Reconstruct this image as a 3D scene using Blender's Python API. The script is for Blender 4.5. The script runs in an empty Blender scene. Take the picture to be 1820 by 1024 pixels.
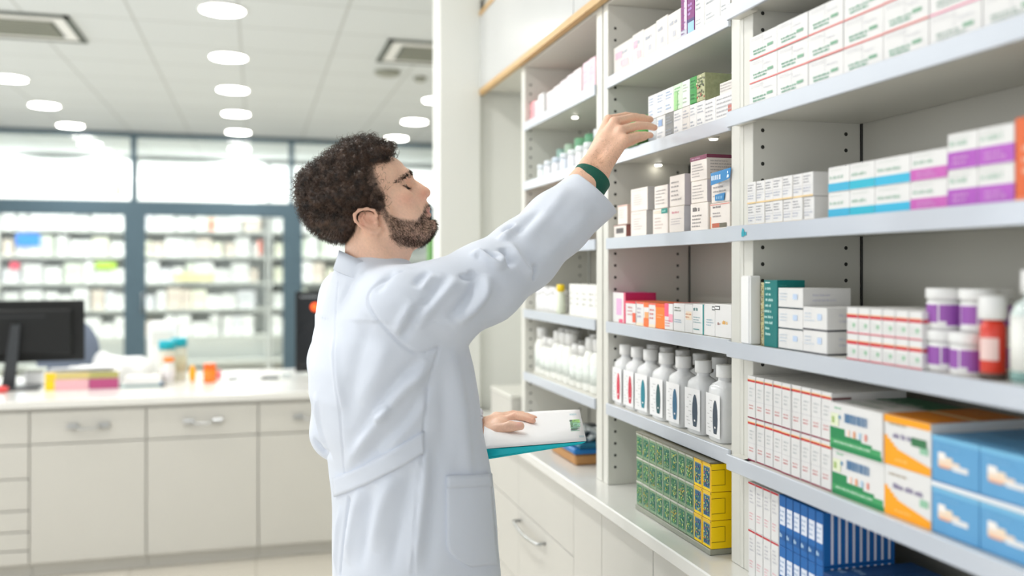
import bpy, bmesh, math, random
import numpy as np
from mathutils import Vector, Matrix
from mathutils.bvhtree import BVHTree
PI = math.pi
random.seed(11)
COL = bpy.context.scene.collection

# ---------------------------------------------------------------- camera frame (planning measurements, metres)
FPX = 1620.0
YAW = math.radians(15.69)
SN, CS = math.sin(YAW), math.cos(YAW)
CAMZ = 1.5
HOR = 478.0
FWD = np.array((SN, CS, 0.0)); RGT = np.array((CS, -SN, 0.0)); UPV = np.array((0, 0, 1.0))
def P(px, py, D):
    return FWD*D + RGT*((px-910)/FPX*D) + UPV*(CAMZ+(HOR-py)/FPX*D)
def tanpx(px): return math.tan(YAW+math.atan((px-910)/FPX))
def yat(px, X): return X/tanpx(px)
def xat(px, Y): return Y*tanpx(px)
def depth(X, Y): return X*SN+Y*CS
def zat(py, X, Y): return CAMZ+(HOR-py)/FPX*depth(X, Y)

# ---------------------------------------------------------------- materials
_M = {}
def hexc(r, g, b):
    f = lambda c: (c/255/12.92) if c/255 <= .04045 else ((c/255+.055)/1.055)**2.4
    return (f(r), f(g), f(b))
def mat(name, rgb, rough=.5, metal=0, var=.03, scale=30, bump=0, bscale=200, emit=0, coat=0, trans=0, ior=1.45, sss=0, alpha=1):
    key = (name,)
    if key in _M: return _M[key]
    m = bpy.data.materials.new(name); m.use_nodes = True
    nt = m.node_tree; b = nt.nodes['Principled BSDF']
    c = hexc(*rgb)
    b.inputs['Roughness'].default_value = rough
    b.inputs['Metallic'].default_value = metal
    b.inputs['IOR'].default_value = ior
    if coat: b.inputs['Coat Weight'].default_value = coat; b.inputs['Coat Roughness'].default_value = .08
    if trans: b.inputs['Transmission Weight'].default_value = trans
    if sss:
        b.inputs['Subsurface Weight'].default_value = sss
        b.inputs['Subsurface Radius'].default_value = (1, .35, .2); b.inputs['Subsurface Scale'].default_value = .006
    if alpha < 1: b.inputs['Alpha'].default_value = alpha
    tc = nt.nodes.new('ShaderNodeTexCoord')
    if var > 0:
        n = nt.nodes.new('ShaderNodeTexNoise'); n.inputs['Scale'].default_value = scale; n.inputs['Detail'].default_value = 2
        nt.links.new(tc.outputs['Object'], n.inputs['Vector'])
        mx = nt.nodes.new('ShaderNodeMix'); mx.data_type = 'RGBA'
        mx.inputs[6].default_value = (*[max(0, x*(1-var)) for x in c], 1); mx.inputs[7].default_value = (*[min(1, x*(1+var)) for x in c], 1)
        nt.links.new(n.outputs['Fac'], mx.inputs[0]); nt.links.new(mx.outputs[2], b.inputs['Base Color'])
    else:
        b.inputs['Base Color'].default_value = (*c, 1)
    if bump:
        n2 = nt.nodes.new('ShaderNodeTexNoise'); n2.inputs['Scale'].default_value = bscale; n2.inputs['Detail'].default_value = 3
        nt.links.new(tc.outputs['Object'], n2.inputs['Vector'])
        bp = nt.nodes.new('ShaderNodeBump'); bp.inputs['Strength'].default_value = bump; bp.inputs['Distance'].default_value = .002
        nt.links.new(n2.outputs['Fac'], bp.inputs['Height']); nt.links.new(bp.outputs['Normal'], b.inputs['Normal'])
    if emit:
        b.inputs['Emission Color'].default_value = (*c, 1); b.inputs['Emission Strength'].default_value = emit
    _M[key] = m
    return m
def cmat(rgb, rough=.45):
    """printed colour"""
    rgb = tuple(int(round(v/6)*6) for v in rgb)
    return mat('print_%d_%d_%d' % rgb, rgb, rough, var=.02)

# ---------------------------------------------------------------- mesh builder
class MB:
    def __init__(s): s.v = []; s.f = []; s.m = []; s.mats = []; s.sm = []
    def mi(s, m):
        if m not in s.mats: s.mats.append(m)
        return s.mats.index(m)
    def add(s, vs, fs, m, smooth=False):
        o = len(s.v); s.v += [tuple(map(float, v)) for v in vs]
        k = s.mi(m)
        for f in fs: s.f.append(tuple(i+o for i in f)); s.m.append(k); s.sm.append(smooth)
    def quad(s, pts, m): s.add(pts, [tuple(range(len(pts)))], m)
    def box(s, x0, x1, y0, y1, z0, z1, m, b=0, rot=None, about=None):
        x0, x1 = min(x0, x1), max(x0, x1); y0, y1 = min(y0, y1), max(y0, y1); z0, z1 = min(z0, z1), max(z0, z1)
        if b <= 0:
            vs = [(x, y, z) for x in (x0, x1) for y in (y0, y1) for z in (z0, z1)]
            fs = [(0, 1, 3, 2), (4, 6, 7, 5), (0, 4, 5, 1), (2, 3, 7, 6), (0, 2, 6, 4), (1, 5, 7, 3)]
        else:
            b = min(b, (x1-x0)*.45, (y1-y0)*.45, (z1-z0)*.45)
            lim = ((x0, x1), (y0, y1), (z0, z1)); vs = []; idx = {}
            for c in range(8):
                bits = ((c >> 2) & 1, (c >> 1) & 1, c & 1)
                for a in range(3):
                    p = [lim[k][bits[k]] + (0 if k == a else (b if bits[k] == 0 else -b)) for k in range(3)]
                    idx[(bits, a)] = len(vs); vs.append(tuple(p))
            fs = []
            for a in range(3):
                o1, o2 = (a+1) % 3, (a+2) % 3
                for s_ in (0, 1):
                    q = []
                    for (u, w) in ((0, 0), (1, 0), (1, 1), (0, 1)):
                        bb = [0, 0, 0]; bb[a] = s_; bb[o1] = u; bb[o2] = w; q.append(idx[(tuple(bb), a)])
                    fs.append(tuple(q if s_ else q[::-1]))
            for e in range(3):
                a, d = (e+1) % 3, (e+2) % 3
                for u in (0, 1):
                    for w in (0, 1):
                        b1 = [0, 0, 0]; b1[a] = u; b1[d] = w; b1[e] = 0; b2 = list(b1); b2[e] = 1
                        q = [idx[(tuple(b1), a)], idx[(tuple(b2), a)], idx[(tuple(b2), d)], idx[(tuple(b1), d)]]
                        fs.append(tuple(q if (u ^ w) else q[::-1]))
            for c in range(8):
                bits = ((c >> 2) & 1, (c >> 1) & 1, c & 1)
                t = [idx[(bits, 0)], idx[(bits, 1)], idx[(bits, 2)]]
                fs.append(tuple(t if (sum(bits) % 2 == 1) else t[::-1]))
        if rot is not None:
            c0 = Vector(about if about is not None else ((x0+x1)/2, (y0+y1)/2, (z0+z1)/2))
            vs = [tuple(rot @ (Vector(v)-c0) + c0) for v in vs]
        s.add(vs, fs, m)
    def lathe(s, prof, m, c=(0, 0, 0), n=20, smooth=True, sx=1, sy=1):
        """prof: [(r, z)] bottom to top"""
        vs = []
        for r, z in prof:
            for i in range(n):
                a = 2*PI*i/n; vs.append((c[0]+r*sx*math.cos(a), c[1]+r*sy*math.sin(a), c[2]+z))
        fs = []
        for j in range(len(prof)-1):
            for i in range(n):
                k = (i+1) % n
                fs.append((j*n+i, j*n+k, (j+1)*n+k, (j+1)*n+i))
        s.add(vs, fs, m, smooth)
        o = len(s.v)-len(vs)
        km = s.mi(m)
        if prof[0][0] > 1e-6: s.f.append(tuple(o+i for i in range(n))[::-1]); s.m.append(km); s.sm.append(False)
        if prof[-1][0] > 1e-6: s.f.append(tuple(o+(len(prof)-1)*n+i for i in range(n))); s.m.append(km); s.sm.append(False)
    def tube(s, pts, r, m, n=8, smooth=True, caps=True):
        pts = [Vector(p) for p in pts]; rs = r if isinstance(r, (list, tuple)) else [r]*len(pts)
        vs = []; up = Vector((0, 0, 1))
        for i, p in enumerate(pts):
            t = (pts[min(i+1, len(pts)-1)]-pts[max(i-1, 0)]).normalized()
            a = t.cross(up)
            if a.length < 1e-3: a = t.cross(Vector((1, 0, 0)))
            a.normalize(); b = t.cross(a)
            for k in range(n):
                an = 2*PI*k/n; vs.append(tuple(p+(a*math.cos(an)+b*math.sin(an))*rs[i]))
        fs = []
        for j in range(len(pts)-1):
            for i in range(n):
                k = (i+1) % n; fs.append((j*n+i, (j+1)*n+i, (j+1)*n+k, j*n+k))
        if caps: fs.append(tuple(range(n))); fs.append(tuple((len(pts)-1)*n+i for i in range(n))[::-1])
        s.add(vs, fs, m, smooth)
    def prism(s, poly, z0, z1, m, axis='z'):
        """poly 2D extruded"""
        n = len(poly)
        if axis == 'z': f = lambda a, b, c: (a, b, c)
        elif axis == 'x': f = lambda a, b, c: (c, a, b)
        else: f = lambda a, b, c: (a, c, b)
        vs = [f(a, b, z0) for a, b in poly]+[f(a, b, z1) for a, b in poly]
        fs = [tuple(range(n))[::-1], tuple(range(n, 2*n))]+[(i, (i+1) % n, n+(i+1) % n, n+i) for i in range(n)]
        s.add(vs, fs, m)
    def mesh(s, name, fix=False):
        me = bpy.data.meshes.new(name); me.from_pydata(s.v, [], s.f)
        for m in s.mats: me.materials.append(m)
        me.polygons.foreach_set('material_index', s.m)
        me.polygons.foreach_set('use_smooth', s.sm)
        if fix:
            bm = bmesh.new(); bm.from_mesh(me); bmesh.ops.recalc_face_normals(bm, faces=bm.faces); bm.to_mesh(me); bm.free()
        me.update(); return me
    def build(s, name, parent=None, loc=(0, 0, 0), rz=0, fix=True, **tags):
        return inst(s.mesh(name, fix), name, loc, rz, parent, **tags)

def inst(me, name, loc=(0, 0, 0), rz=0, parent=None, label=None, cat=None, group=None, kind=None):
    o = bpy.data.objects.new(name, me); COL.objects.link(o)
    o.location = loc; o.rotation_euler = (0, 0, rz)
    if parent is not None: o.parent = parent
    tag(o, label, cat, group, kind)
    return o
def tag(o, label=None, cat=None, group=None, kind=None):
    if label: o['label'] = label
    if cat: o['category'] = cat
    if group: o['group'] = group
    if kind: o['kind'] = kind
    return o
def empty(name, loc=(0, 0, 0), rz=0, parent=None, **t):
    o = bpy.data.objects.new(name, None); COL.objects.link(o); o.location = loc; o.rotation_euler = (0, 0, rz)
    o.empty_display_size = .05
    if parent is not None: o.parent = parent
    tag(o, **t); return o
def copy_tree(o, parent=None):
    c = o.copy(); COL.objects.link(c)
    if parent is not None: c.parent = parent
    for ch in list(o.children): copy_tree(ch, c)
    return c
ORD = 'zeroth first second third fourth fifth sixth seventh eighth ninth tenth eleventh twelfth thirteenth fourteenth fifteenth sixteenth seventeenth eighteenth nineteenth twentieth'.split()

# palette
WHITE = (240, 240, 236)
M_wall = mat('wall_paint', (226, 227, 221), .6, var=.015, scale=3, bump=.05, bscale=300)
M_lam = mat('white_laminate', (216, 215, 207), .38, var=.015, scale=4)
M_lam2 = mat('cream_laminate', (199, 197, 190), .4, var=.015, scale=4)
M_back = mat('shelf_back_board', (186, 184, 174), .5, var=.02, scale=5)
M_lip = mat('silver_shelf_lip', (200, 206, 215), .3, metal=.15, var=.02, scale=12, coat=.3)
M_top = mat('worktop_white', (226, 225, 220), .25, var=.01, coat=.3)
M_gap = mat('shadow_gap_dark', (60, 60, 58), .8, var=0)
M_hole = mat('pin_hole_dark', (46, 46, 42), .7, var=0)
M_wood = mat('oak_edging', (204, 168, 116), .5, var=.12, scale=25)
M_chrome = mat('brushed_steel', (190, 192, 192), .28, metal=1, var=.03)
M_grey = mat('charcoal_frame', (74, 96, 108), .45, var=.03, scale=8)
M_black = mat('black_plastic', (9, 11, 11), .6, var=.05, scale=40)
M_dgrey = mat('dark_grey_plastic', (52, 55, 58), .45, var=.05)
M_white = mat('gloss_white', (244, 244, 242), .3, var=.01)
M_carton = mat('white_card', (228, 227, 225), .5, var=.015, scale=20)
M_carton2 = mat('offwhite_card', (222, 217, 211), .5, var=.02, scale=20)
M_plasw = mat('white_plastic', (232, 232, 230), .35, var=.01, sss=0)
# ================================================================= THE ROOM
H = 3.03
def struct(mb, name, parent=None, **k): return mb.build(name, parent, kind='structure', **k)

def floor_mat():
    m = bpy.data.materials.new('floor_tiles'); m.use_nodes = True; nt = m.node_tree; b = nt.nodes['Principled BSDF']
    tc = nt.nodes.new('ShaderNodeTexCoord'); br = nt.nodes.new('ShaderNodeTexBrick')
    br.offset = 0; br.inputs['Scale'].default_value = 1; br.inputs['Brick Width'].default_value = .6; br.inputs['Row Height'].default_value = .6
    br.inputs['Mortar Size'].default_value = .003
    br.inputs['Color1'].default_value = (*hexc(212, 206, 194), 1); br.inputs['Color2'].default_value = (*hexc(216, 210, 198), 1); br.inputs['Mortar'].default_value = (*hexc(176, 170, 156), 1)
    nt.links.new(tc.outputs['Object'], br.inputs['Vector']); nt.links.new(br.outputs['Color'], b.inputs['Base Color']); b.inputs['Roughness'].default_value = .3
    return m
def ceil_mat():
    m = bpy.data.materials.new('ceiling_tiles'); m.use_nodes = True; nt = m.node_tree; b = nt.nodes['Principled BSDF']
    tc = nt.nodes.new('ShaderNodeTexCoord'); br = nt.nodes.new('ShaderNodeTexBrick')
    br.offset = 0; br.inputs['Scale'].default_value = 1; br.inputs['Brick Width'].default_value = .62; br.inputs['Row Height'].default_value = .62
    br.inputs['Mortar Size'].default_value = .009
    br.inputs['Color1'].default_value = (*hexc(214, 219, 221), 1); br.inputs['Color2'].default_value = (*hexc(217, 222, 224), 1); br.inputs['Mortar'].default_value = (*hexc(190, 194, 194), 1)
    mp = nt.nodes.new('ShaderNodeMapping'); mp.inputs['Location'].default_value = (.1, .2, 0)
    nt.links.new(tc.outputs['Object'], mp.inputs['Vector']); nt.links.new(mp.outputs['Vector'], br.inputs['Vector']); nt.links.new(br.outputs['Color'], b.inputs['Base Color']); b.inputs['Roughness'].default_value = .7
    return m
mb = MB(); mb.box(-5.2, 5.2, -3.5, 14.4, -.1, 0, floor_mat()); struct(mb, 'floor')
mb = MB(); mb.box(-5.2, 5.2, -3.5, 14.4, H, H+.1, ceil_mat()); struct(mb, 'ceiling')
mb = MB()
mb.box(-5.2, -5.1, -3.5, 14.4, 0, .5, M_wall); mb.box(-5.2, -5.1, -3.5, 14.4, 2.85, H, M_wall); mb.box(-5.2, -5.1, 9.5, 14.4, .5, 2.85, M_wall)
struct(mb, 'wall_left')
# added fill light out of view, brightens the shelf fronts and the ceiling
L = bpy.data.lights.new('window_daylight', 'AREA'); L.shape = 'RECTANGLE'; L.size = 12.6; L.size_y = 2.3; L.energy = 190; L.color = (.95, .975, 1)
lo = bpy.data.objects.new('window_daylight', L); COL.objects.link(lo); lo.location = (-5.05, 3.0, 1.68); lo.rotation_euler = (math.radians(90), 0, math.radians(-90))
mb = MB(); mb.box(1.235, 1.33, -3.5, 3.86, 0, H, M_wall); struct(mb, 'wall_right')
mb = MB(); mb.box(5.1, 5.2, 3.86, 14.4, 0, H, M_wall); struct(mb, 'wall_east')
mb = MB(); mb.box(.93, 5.2, 3.86, 3.98, 0, H, M_wall); struct(mb, 'wall_return')
mb = MB(); mb.box(.755, .93, 3.82, 3.98, 0, H, M_wall); struct(mb, 'pillar')
mb = MB(); mb.box(-5.2, 5.2, 14.3, 14.4, 0, H, M_wall); struct(mb, 'wall_back')
mb = MB(); mb.box(.5, 1.235, -3.5, 3.86, 2.72, H, M_wall); 
# soffit above the tall cabinets
mb = MB(); mb.box(.93, 1.235, -3.5, 3.86, 2.66, H-.001, M_wall); struct(mb, 'wall_soffit')

# ---------------------------------------------------------------- glazed partition
GY = 11.0
glass = bpy.data.materials.new('clear_glass'); glass.use_nodes = True
nt = glass.node_tree; nt.nodes.clear()
o_ = nt.nodes.new('ShaderNodeOutputMaterial'); tr = nt.nodes.new('ShaderNodeBsdfTransparent'); gl = nt.nodes.new('ShaderNodeBsdfGlossy'); mx = nt.nodes.new('ShaderNodeMixShader')
fr = nt.nodes.new('ShaderNodeFresnel'); fr.inputs['IOR'].default_value = 1.3
tr.inputs['Color'].default_value = (.95, .98, .97, 1); gl.inputs['Roughness'].default_value = .03
nt.links.new(fr.outputs[0], mx.inputs[0]); nt.links.new(tr.outputs[0], mx.inputs[1]); nt.links.new(gl.outputs[0], mx.inputs[2]); nt.links.new(mx.outputs[0], o_.inputs['Surface'])
M_green = mat('green_window_seal', (96, 150, 110), .5)
xs = [-4.76, -3.04, -1.32, .40, 2.14, 3.86]
zt, zb0, zb1 = 2.975, 2.10, 2.265
for i in range(len(xs)-1):
    a, b = xs[i], xs[i+1]
    fm = MB()
    y0, y1 = GY-.03, GY+.03
    fm.box(a, b, y0, y1, zt, H, M_grey)                     # head
    fm.box(a, b, y0, y1, zb0, zb1, M_grey)                  # transom
    fm.box(a, a+.03, y0, y1, zb1, zt, M_grey); fm.box(b-.03, b, y0, y1, zb1, zt, M_grey)
    fm.box(a, a+.125, y0, y1, 0, zb0, M_grey); fm.box(b-.10, b, y0, y1, 0, zb0, M_grey)
    fm.box(a+.125, b-.1, y0, y1, 0, .12, M_grey)
    w = struct(fm, 'window_%d' % (i+1))
    g = MB(); g.box(a+.03, b-.03, GY-.004, GY+.004, zb1, zt, glass); g.build('glass_pane', w)
    g = MB(); g.box(a+.125, b-.1, GY-.004, GY+.004, .12, zb0, glass); g.build('glass_pane', w)
    hd = MB(); hx = a+.10; hd.tube([(hx, y0-.002, 1.02), (hx, y0-.05, 1.02), (hx, y0-.05, 1.22), (hx, y0-.002, 1.22)], .011, M_chrome); hd.build('door_handle', w)
mb = MB(); mb.box(3.86, 5.1, GY-.03, GY+.03, 0, H, M_wall); struct(mb, 'wall_partition')
mb = MB(); mb.box(-5.1, -4.76, GY-.03, GY+.03, 0, H, M_wall); struct(mb, 'wall_partition')
# green fire-exit upright strip seen past the pillar
mb = MB(); mb.box(2.02, 2.06, GY-.05, GY-.031, 1.3, 2.08, mat('green_strip', (110, 190, 60), .5)); mb.build('door_edge_strip', None, label='narrow green vertical strip on the glazed partition beside the pillar', cat='strip')

# ---------------------------------------------------------------- ceiling lights
M_diff = mat('lamp_diffuser', (255, 252, 245), .5, var=0, emit=22)
M_trim = mat('lamp_trim', (240, 240, 238), .4, var=0)
def ceiling_light(x, y, power, label, group, r=.125):
    e = empty('ceiling_light', (x, y, H), label=label, cat='ceiling light', group=group)
    t = MB(); t.lathe([(r+.015, -.008), (r+.012, -.0005)], M_trim, n=24); t.build('trim_ring', e)
    d = MB(); d.lathe([(r*.6, -.016), (r, -.011)], M_diff, n=24); d.build('diffuser', e)
    L = bpy.data.lights.new('lamp', 'AREA'); L.shape = 'DISK'; L.size = r*2; L.energy = power; L.color = (1, .99, .975)
    lo = bpy.data.objects.new('lamp', L); COL.objects.link(lo); lo.parent = e; lo.location = (0, 0, -.03)
LP = 11
rows = [(-1.9, 'row nearest the side wall'), (-.19, 'middle row'), (1.58, 'row behind the pillar')]
for rx, rn in rows:
    for k in range(5):
        y = 5.63+1.245*k
        ceiling_light(rx, y, LP, 'round white ceiling downlight, %s from the shelving in the %s' % (ORD[k+1], rn), 'downlights in the shop ceiling')
for k in range(3):      # the rows run on above the camera's side of the room
    for rx in (-1.9, -.19):
        ceiling_light(rx, 4.385-1.245*k, LP*.9, 'round white ceiling downlight above the aisle, %s from the camera end, %s' % (ORD[3-k], 'outer row' if rx < -1 else 'inner row'), 'downlights above the aisle')
for j, rx in enumerate((-3.2, -1.95, -.2, 1.6)):
    for k in range(2):
        ceiling_light(rx, 12.1+1.1*k, 36, 'round downlight in the storeroom ceiling behind the glass, %s along, %s row' % (ORD[j+1], ('near', 'far')[k]), 'storeroom downlights')

# ---------------------------------------------------------------- ceiling vents
M_vent = mat('vent_slat_grey', (150, 152, 140), .6, var=.05)
M_ventd = mat('vent_dark', (98, 104, 98), .6, var=.05)
for (x, y, nm) in ((-1.42, 6.35, 'above the computer end of the room'), (1.18, 6.38, 'beside the pillar')):
    e = empty('air_conditioner', (x, y, H), label='square ceiling air unit with grey slatted grille, '+nm, cat='air vent', group='ceiling air units')
    f = MB()
    s = .33
    for (a, b, c, d) in ((-s, s, -s, -s+.035), (-s, s, s-.035, s), (-s, -s+.035, -s, s), (s-.035, s, -s, s)): f.box(a, b, c, d, -.014, -.001, M_ventd)
    f.build('frame', e)
    g = MB(); g.box(-s+.04, s-.04, -s+.04, s-.04, -.01, -.001, M_trim); g.build('cover', e)
    g = MB()
    for q in range(7): g.box(-.2, .2, -.19+q*.06, -.16+q*.06, -.02, -.0101, M_vent)
    g.box(-.22, .22, -.2, .22, -.0105, -.0101, M_ventd)
    g.build('grille', e)
for (x, y, r, nm) in ((.98, 7.05, .1, 'larger'), (1.26, 7.2, .05, 'smaller')):
    m = MB(); m.lathe([(r*.7, -.035), (r, -.02), (r, -.001)], M_vent, (0, 0, 0), 20)
    m.build('smoke_detector', None, (x, y, H), label='%s round grey detector on the ceiling beside the air unit' % nm, cat='detector')

# ================================================================= TALL SHELVING
XS, XB = .955, 1.205
SH = [2.036, 1.818, 1.585, 1.351, 1.121]
ZC = .89
ZT = 2.245
def shelving(y0, y1, label, lipx, lip_y1=None, th=.03, heights=SH, pan=.035):
    e = empty('shelving_unit', (XS, (y0+y1)/2, ZC), label=label, cat='shelving', group='built-in shelving bays')
    oy = (y0+y1)/2
    L = lambda x, y, z: (x-XS, y-oy, z-ZC)
    for k, (a, b) in enumerate(((y0-pan, y0), (y1, y1+pan))):
        m = MB(); m.box(0, XB-XS, a-oy, b-oy, 0.0005, ZT-ZC-.0005, M_lam, b=.001)
        # shelf-pin holes, two rows, facing the inside
        yy = (b-oy+.0006) if k == 0 else (a-oy-.0006)
        for hx in (.022, XB-XS-.035):
            z = .05
            while z < ZT-ZC-.04:
                n = 8; pts = [(hx+.0042*math.cos(2*PI*i/n), yy, z+.0042*math.sin(2*PI*i/n)) for i in range(n)]
                m.quad(pts, M_hole); z += .0335
        m.build('side_panel', e, fix=False)
    m = MB(); m.box(XB-XS+.003, XB-XS+.02, y0-oy, y1-oy, .0005, ZT-ZC-.0005, M_back)
    m.box(XB-XS+.001, XB-XS+.003, y1-oy-.004, y1-oy, .0005, ZT-ZC, M_gap); m.build('back_panel', e)
    m = MB(); m.box(0, XB-XS, y0-oy-pan, y1-oy+pan, ZT-ZC, ZT-ZC+.02, M_lam); m.build('top_panel', e)
    for z in heights:
        m = MB(); m.box(.004 if lipx >= XS-.001 else lipx-XS+.004, XB-XS, y0-oy+.0008, y1-oy-.0008, z-ZC-.018, z-ZC, M_lam); s_ = m.build('shelf', e)
        ly1 = y1 if lip_y1 is None else lip_y1
        m = MB(); m.box(lipx-XS-.004, lipx-XS+.003, y0-oy+.0008, ly1-oy-.0008, z-ZC-th, z-ZC+.0015, M_lip, b=.0012)
        if lip_y1: m.box(lipx-XS+.003, -.0008, y1-oy-.02, lip_y1-oy-.0008, z-ZC-th+.004, z-ZC, M_lam)
        m.build('shelf_lip', s_)
    return e
shelving(.55, 1.622, 'white shelving bay closest to the camera, full of red and blue cartons', .927, 1.672)
shelving(1.707, 2.40, 'middle white shelving bay the man is reaching into', .952)
shelving(2.49, 3.224, 'farthest white shelving bay, holding blurred white jars and cups', .952, pan=.045)
# filler post between first and second bay comes from the two side panels (35 mm each) plus this strip
mb = MB(); mb.box(XS+.0, XS+.012, 1.658, 1.671, ZC+.001, ZT, M_lam); mb.build('cover_strip', None, label='slim white cover strip joining the first and middle shelving bays', cat='strip')
# shelf puck lights
for (px, X, zz, nm) in ((1120, 1.05, 1.800, 'farther one above the stacked cartons'), (1170, 1.1, 1.800, 'inner one above the stacked cartons'), (1268, 1.0, 1.800, 'one beside the post above the blue label'), (1022, 1.04, 2.018, 'one in the farthest bay')):
    Y = yat(px, X)
    e = empty('shelf_light', (X, Y, zz), label='tiny round light under a shelf, '+nm, cat='shelf light', group='shelf puck lights')
    m = MB(); m.lathe([(.011, -.005), (.014, -.0002)], M_trim, n=16); m.build('trim_ring', e)
    m = MB(); m.lathe([(.009, -.0075), (.010, -.0051)], mat('puck_led', (255, 250, 235), .5, var=0, emit=12), n=16); m.build('diffuser', e)

# ---------------------------------------------------------------- upper cabinets above the shelving (wood-edged)
ys = [.3, 1.35, 2.62, 3.84]
for i in range(3):
    a, b = ys[i], ys[i+1]
    e = empty('upper_cabinet', (.93, (a+b)/2, 2.27), label='white gloss upper cabinet with wood edging, %s from the pillar' % ORD[3-i], cat='cabinet', group='upper cabinets')
    oy = (a+b)/2
    m = MB(); m.box(.018, .27, a-oy+.001, b-oy-.001, 0, .385, M_lam); m.build('body', e)
    m = MB(); m.box(0, .0175, a-oy+.003, b-oy-.003, .004, .318, mat('gloss_door_white', (206, 207, 206), .16, var=.01, coat=.5)); m.build('door', e)
    m = MB(); m.box(-.004, .018, a-oy, b-oy, -.0195, .0025, M_wood); m.box(-.004, .018, a-oy, b-oy, .32, .338, M_wood); m.build('wood_edging', e)

# ---------------------------------------------------------------- worktop and base cabinets under the shelving
mb = MB(); mb.box(.868, 1.233, -.3, 3.818, ZC-.032, ZC, M_top, b=.003)
mb.build('worktop', None, label='long white worktop running under the tall shelving', cat='worktop')
XF = .895
def fronts(e, y0, y1, z0, z1, kind, handle=None, mm=M_lam2):
    ox, oy, oz = e.location
    m = MB(); m.box(XF-ox, XF-ox+.018, y0-oy+.0015, y1-oy-.0015, z0-oz+.0015, z1-oz-.0015, mm, b=.001)
    d = m.build(kind, e)
    if handle:
        hy0, hy1, hz = handle
        m = MB(); X = XF-ox
        n = 12; pts = [(X-.001, hy0-oy, hz-oz)]
        for i in range(n+1):
            t = i/n; pts.append((X-.028-.008*math.sin(PI*t), hy0-oy+(hy1-hy0)*t, hz-oz-.006*math.sin(PI*t)))
        pts.append((X-.001, hy1-oy, hz-oz))
        m.tube(pts, .0055, M_chrome); m.build('handle', d)
specs = [(3.10, 3.80, 'D', 'far'), (2.52, 3.10, 'D2', 'handled'), (2.295, 2.52, 'N', 'slim'), (1.965, 2.295, 'N', 'wide'), (1.5, 1.965, 'N', 'next'), (1.0, 1.5, 'N', 'end')]
labs = ['cream drawer cabinet under the worktop beside the white wall end', 'cream drawer cabinet with a bowed steel handle beside the white coat',
        'narrow cream cabinet door under the worktop right of the drawers', 'cream cabinet door under the worktop below the green packs',
        'cream cabinet door under the worktop in line with the yellow end panel', 'last cream cabinet door under the worktop before the frame edge']
for (a, b, k, n_), lb in zip(specs, labs):
    e = empty('base_cabinet', (1.05, (a+b)/2, 0), label=lb, cat='cabinet', group='base cabinets under the shelving')
    m = MB(); m.box(XF-1.05+.02, .18, a-e.location.y+.001, b-e.location.y-.001, .1, ZC-.034, M_lam2)
    m.box(XF-1.05+.06, .15, a-e.location.y+.001, b-e.location.y-.001, 0, .1, M_lam2); m.build('body', e)
    if k == 'N': fronts(e, a, b, .12, ZC-.045, 'door')
    else:
        fronts(e, a, b, .655, ZC-.045, 'drawer')
        fronts(e, a, b, .39, .655, 'drawer', (2.79, 3.07, .617) if k == 'D2' else None)
        fronts(e, a, b, .12, .39, 'drawer')

# ---------------------------------------------------------------- back counter
YB = 4.85; ZB = .865
mb = MB(); mb.box(-2.6, .75, YB-.02, YB+1.12, ZB-.038, ZB, M_top, b=.004)
mb.build('serving_counter', None, label='white counter top carrying the monitors and medicine jars', cat='worktop')
def bar_handle(e, cx, cz, y, w=.19):
    m = MB()
    m.box(cx-w/2, cx-w/2+.05, y-.022, y-.001, cz-.008, cz+.008, M_chrome, b=.002); m.box(cx+w/2-.05, cx+w/2, y-.022, y-.001, cz-.008, cz+.008, M_chrome, b=.002)
    m.tube([(cx-w/2+.04, y-.02, cz), (cx-.03, y-.03, cz-.012), (cx+.03, y-.03, cz-.012), (cx+w/2-.04, y-.02, cz)], .005, M_chrome)
    return m
cols = [(-1.60, -1.05), (-1.05, -.525), (-.525, .012), (.012, .55)]
cl = ['narrow-drawer chest at the computer end of the back counter', 'white base cabinet under the yellow and pink book stack', 'white base cabinet under the orange medicine bottles', 'white base cabinet half hidden behind the white coat']
for ci, ((a, b), lb) in enumerate(zip(cols, cl)):
    ox = (a+b)/2
    e = empty('counter_cabinet', (ox, YB+.3, 0), label=lb, cat='cabinet', group='back counter cabinets')
    oy = YB+.3
    m = MB(); m.box(a-ox+.001, b-ox-.001, YB-oy+.02, .76, .075, ZB-.04, M_gap if False else M_lam2)
    m.box(a-ox+.001, b-ox-.001, YB-oy+.06, .72, 0, .075, M_lam2); m.build('body', e)
    def front(x0, x1, z0, z1, kind, hz=None):
        m = MB(); m.box(x0-ox+.003, x1-ox-.003, YB-oy, YB-oy+.0185, z0+.003, z1-.003, M_lam2, b=.0015); d = m.build(kind, e)
        if hz: bar_handle(e, (x0+x1)/2-ox, hz, YB-oy).build('handle', d)
    if ci == 0:
        for z0, z1 in ((.652, .812), (.49, .652), (.337, .49), (.235, .337), (.145, .235), (.075, .145)):
            front(a, b, z0, z1, 'drawer', None)
    else:
        front(a, b, .652, .812, 'drawer', .735); front(a, b, .075, .652, 'door')
mb = MB(); mb.box(-2.6, -1.602, YB, YB+1.1, 0, ZB-.04, M_lam2); mb.build('counter_end', None, label='plain white end of the back counter past the drawers', cat='cabinet')

# ================================================================= LIGHT AND CAMERA
w = bpy.data.worlds.new('daylight'); bpy.context.scene.world = w; w.use_nodes = True
w.node_tree.nodes['Background'].inputs[0].default_value = (*hexc(240, 244, 255), 1)
w.node_tree.nodes['Background'].inputs[1].default_value = .62
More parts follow.
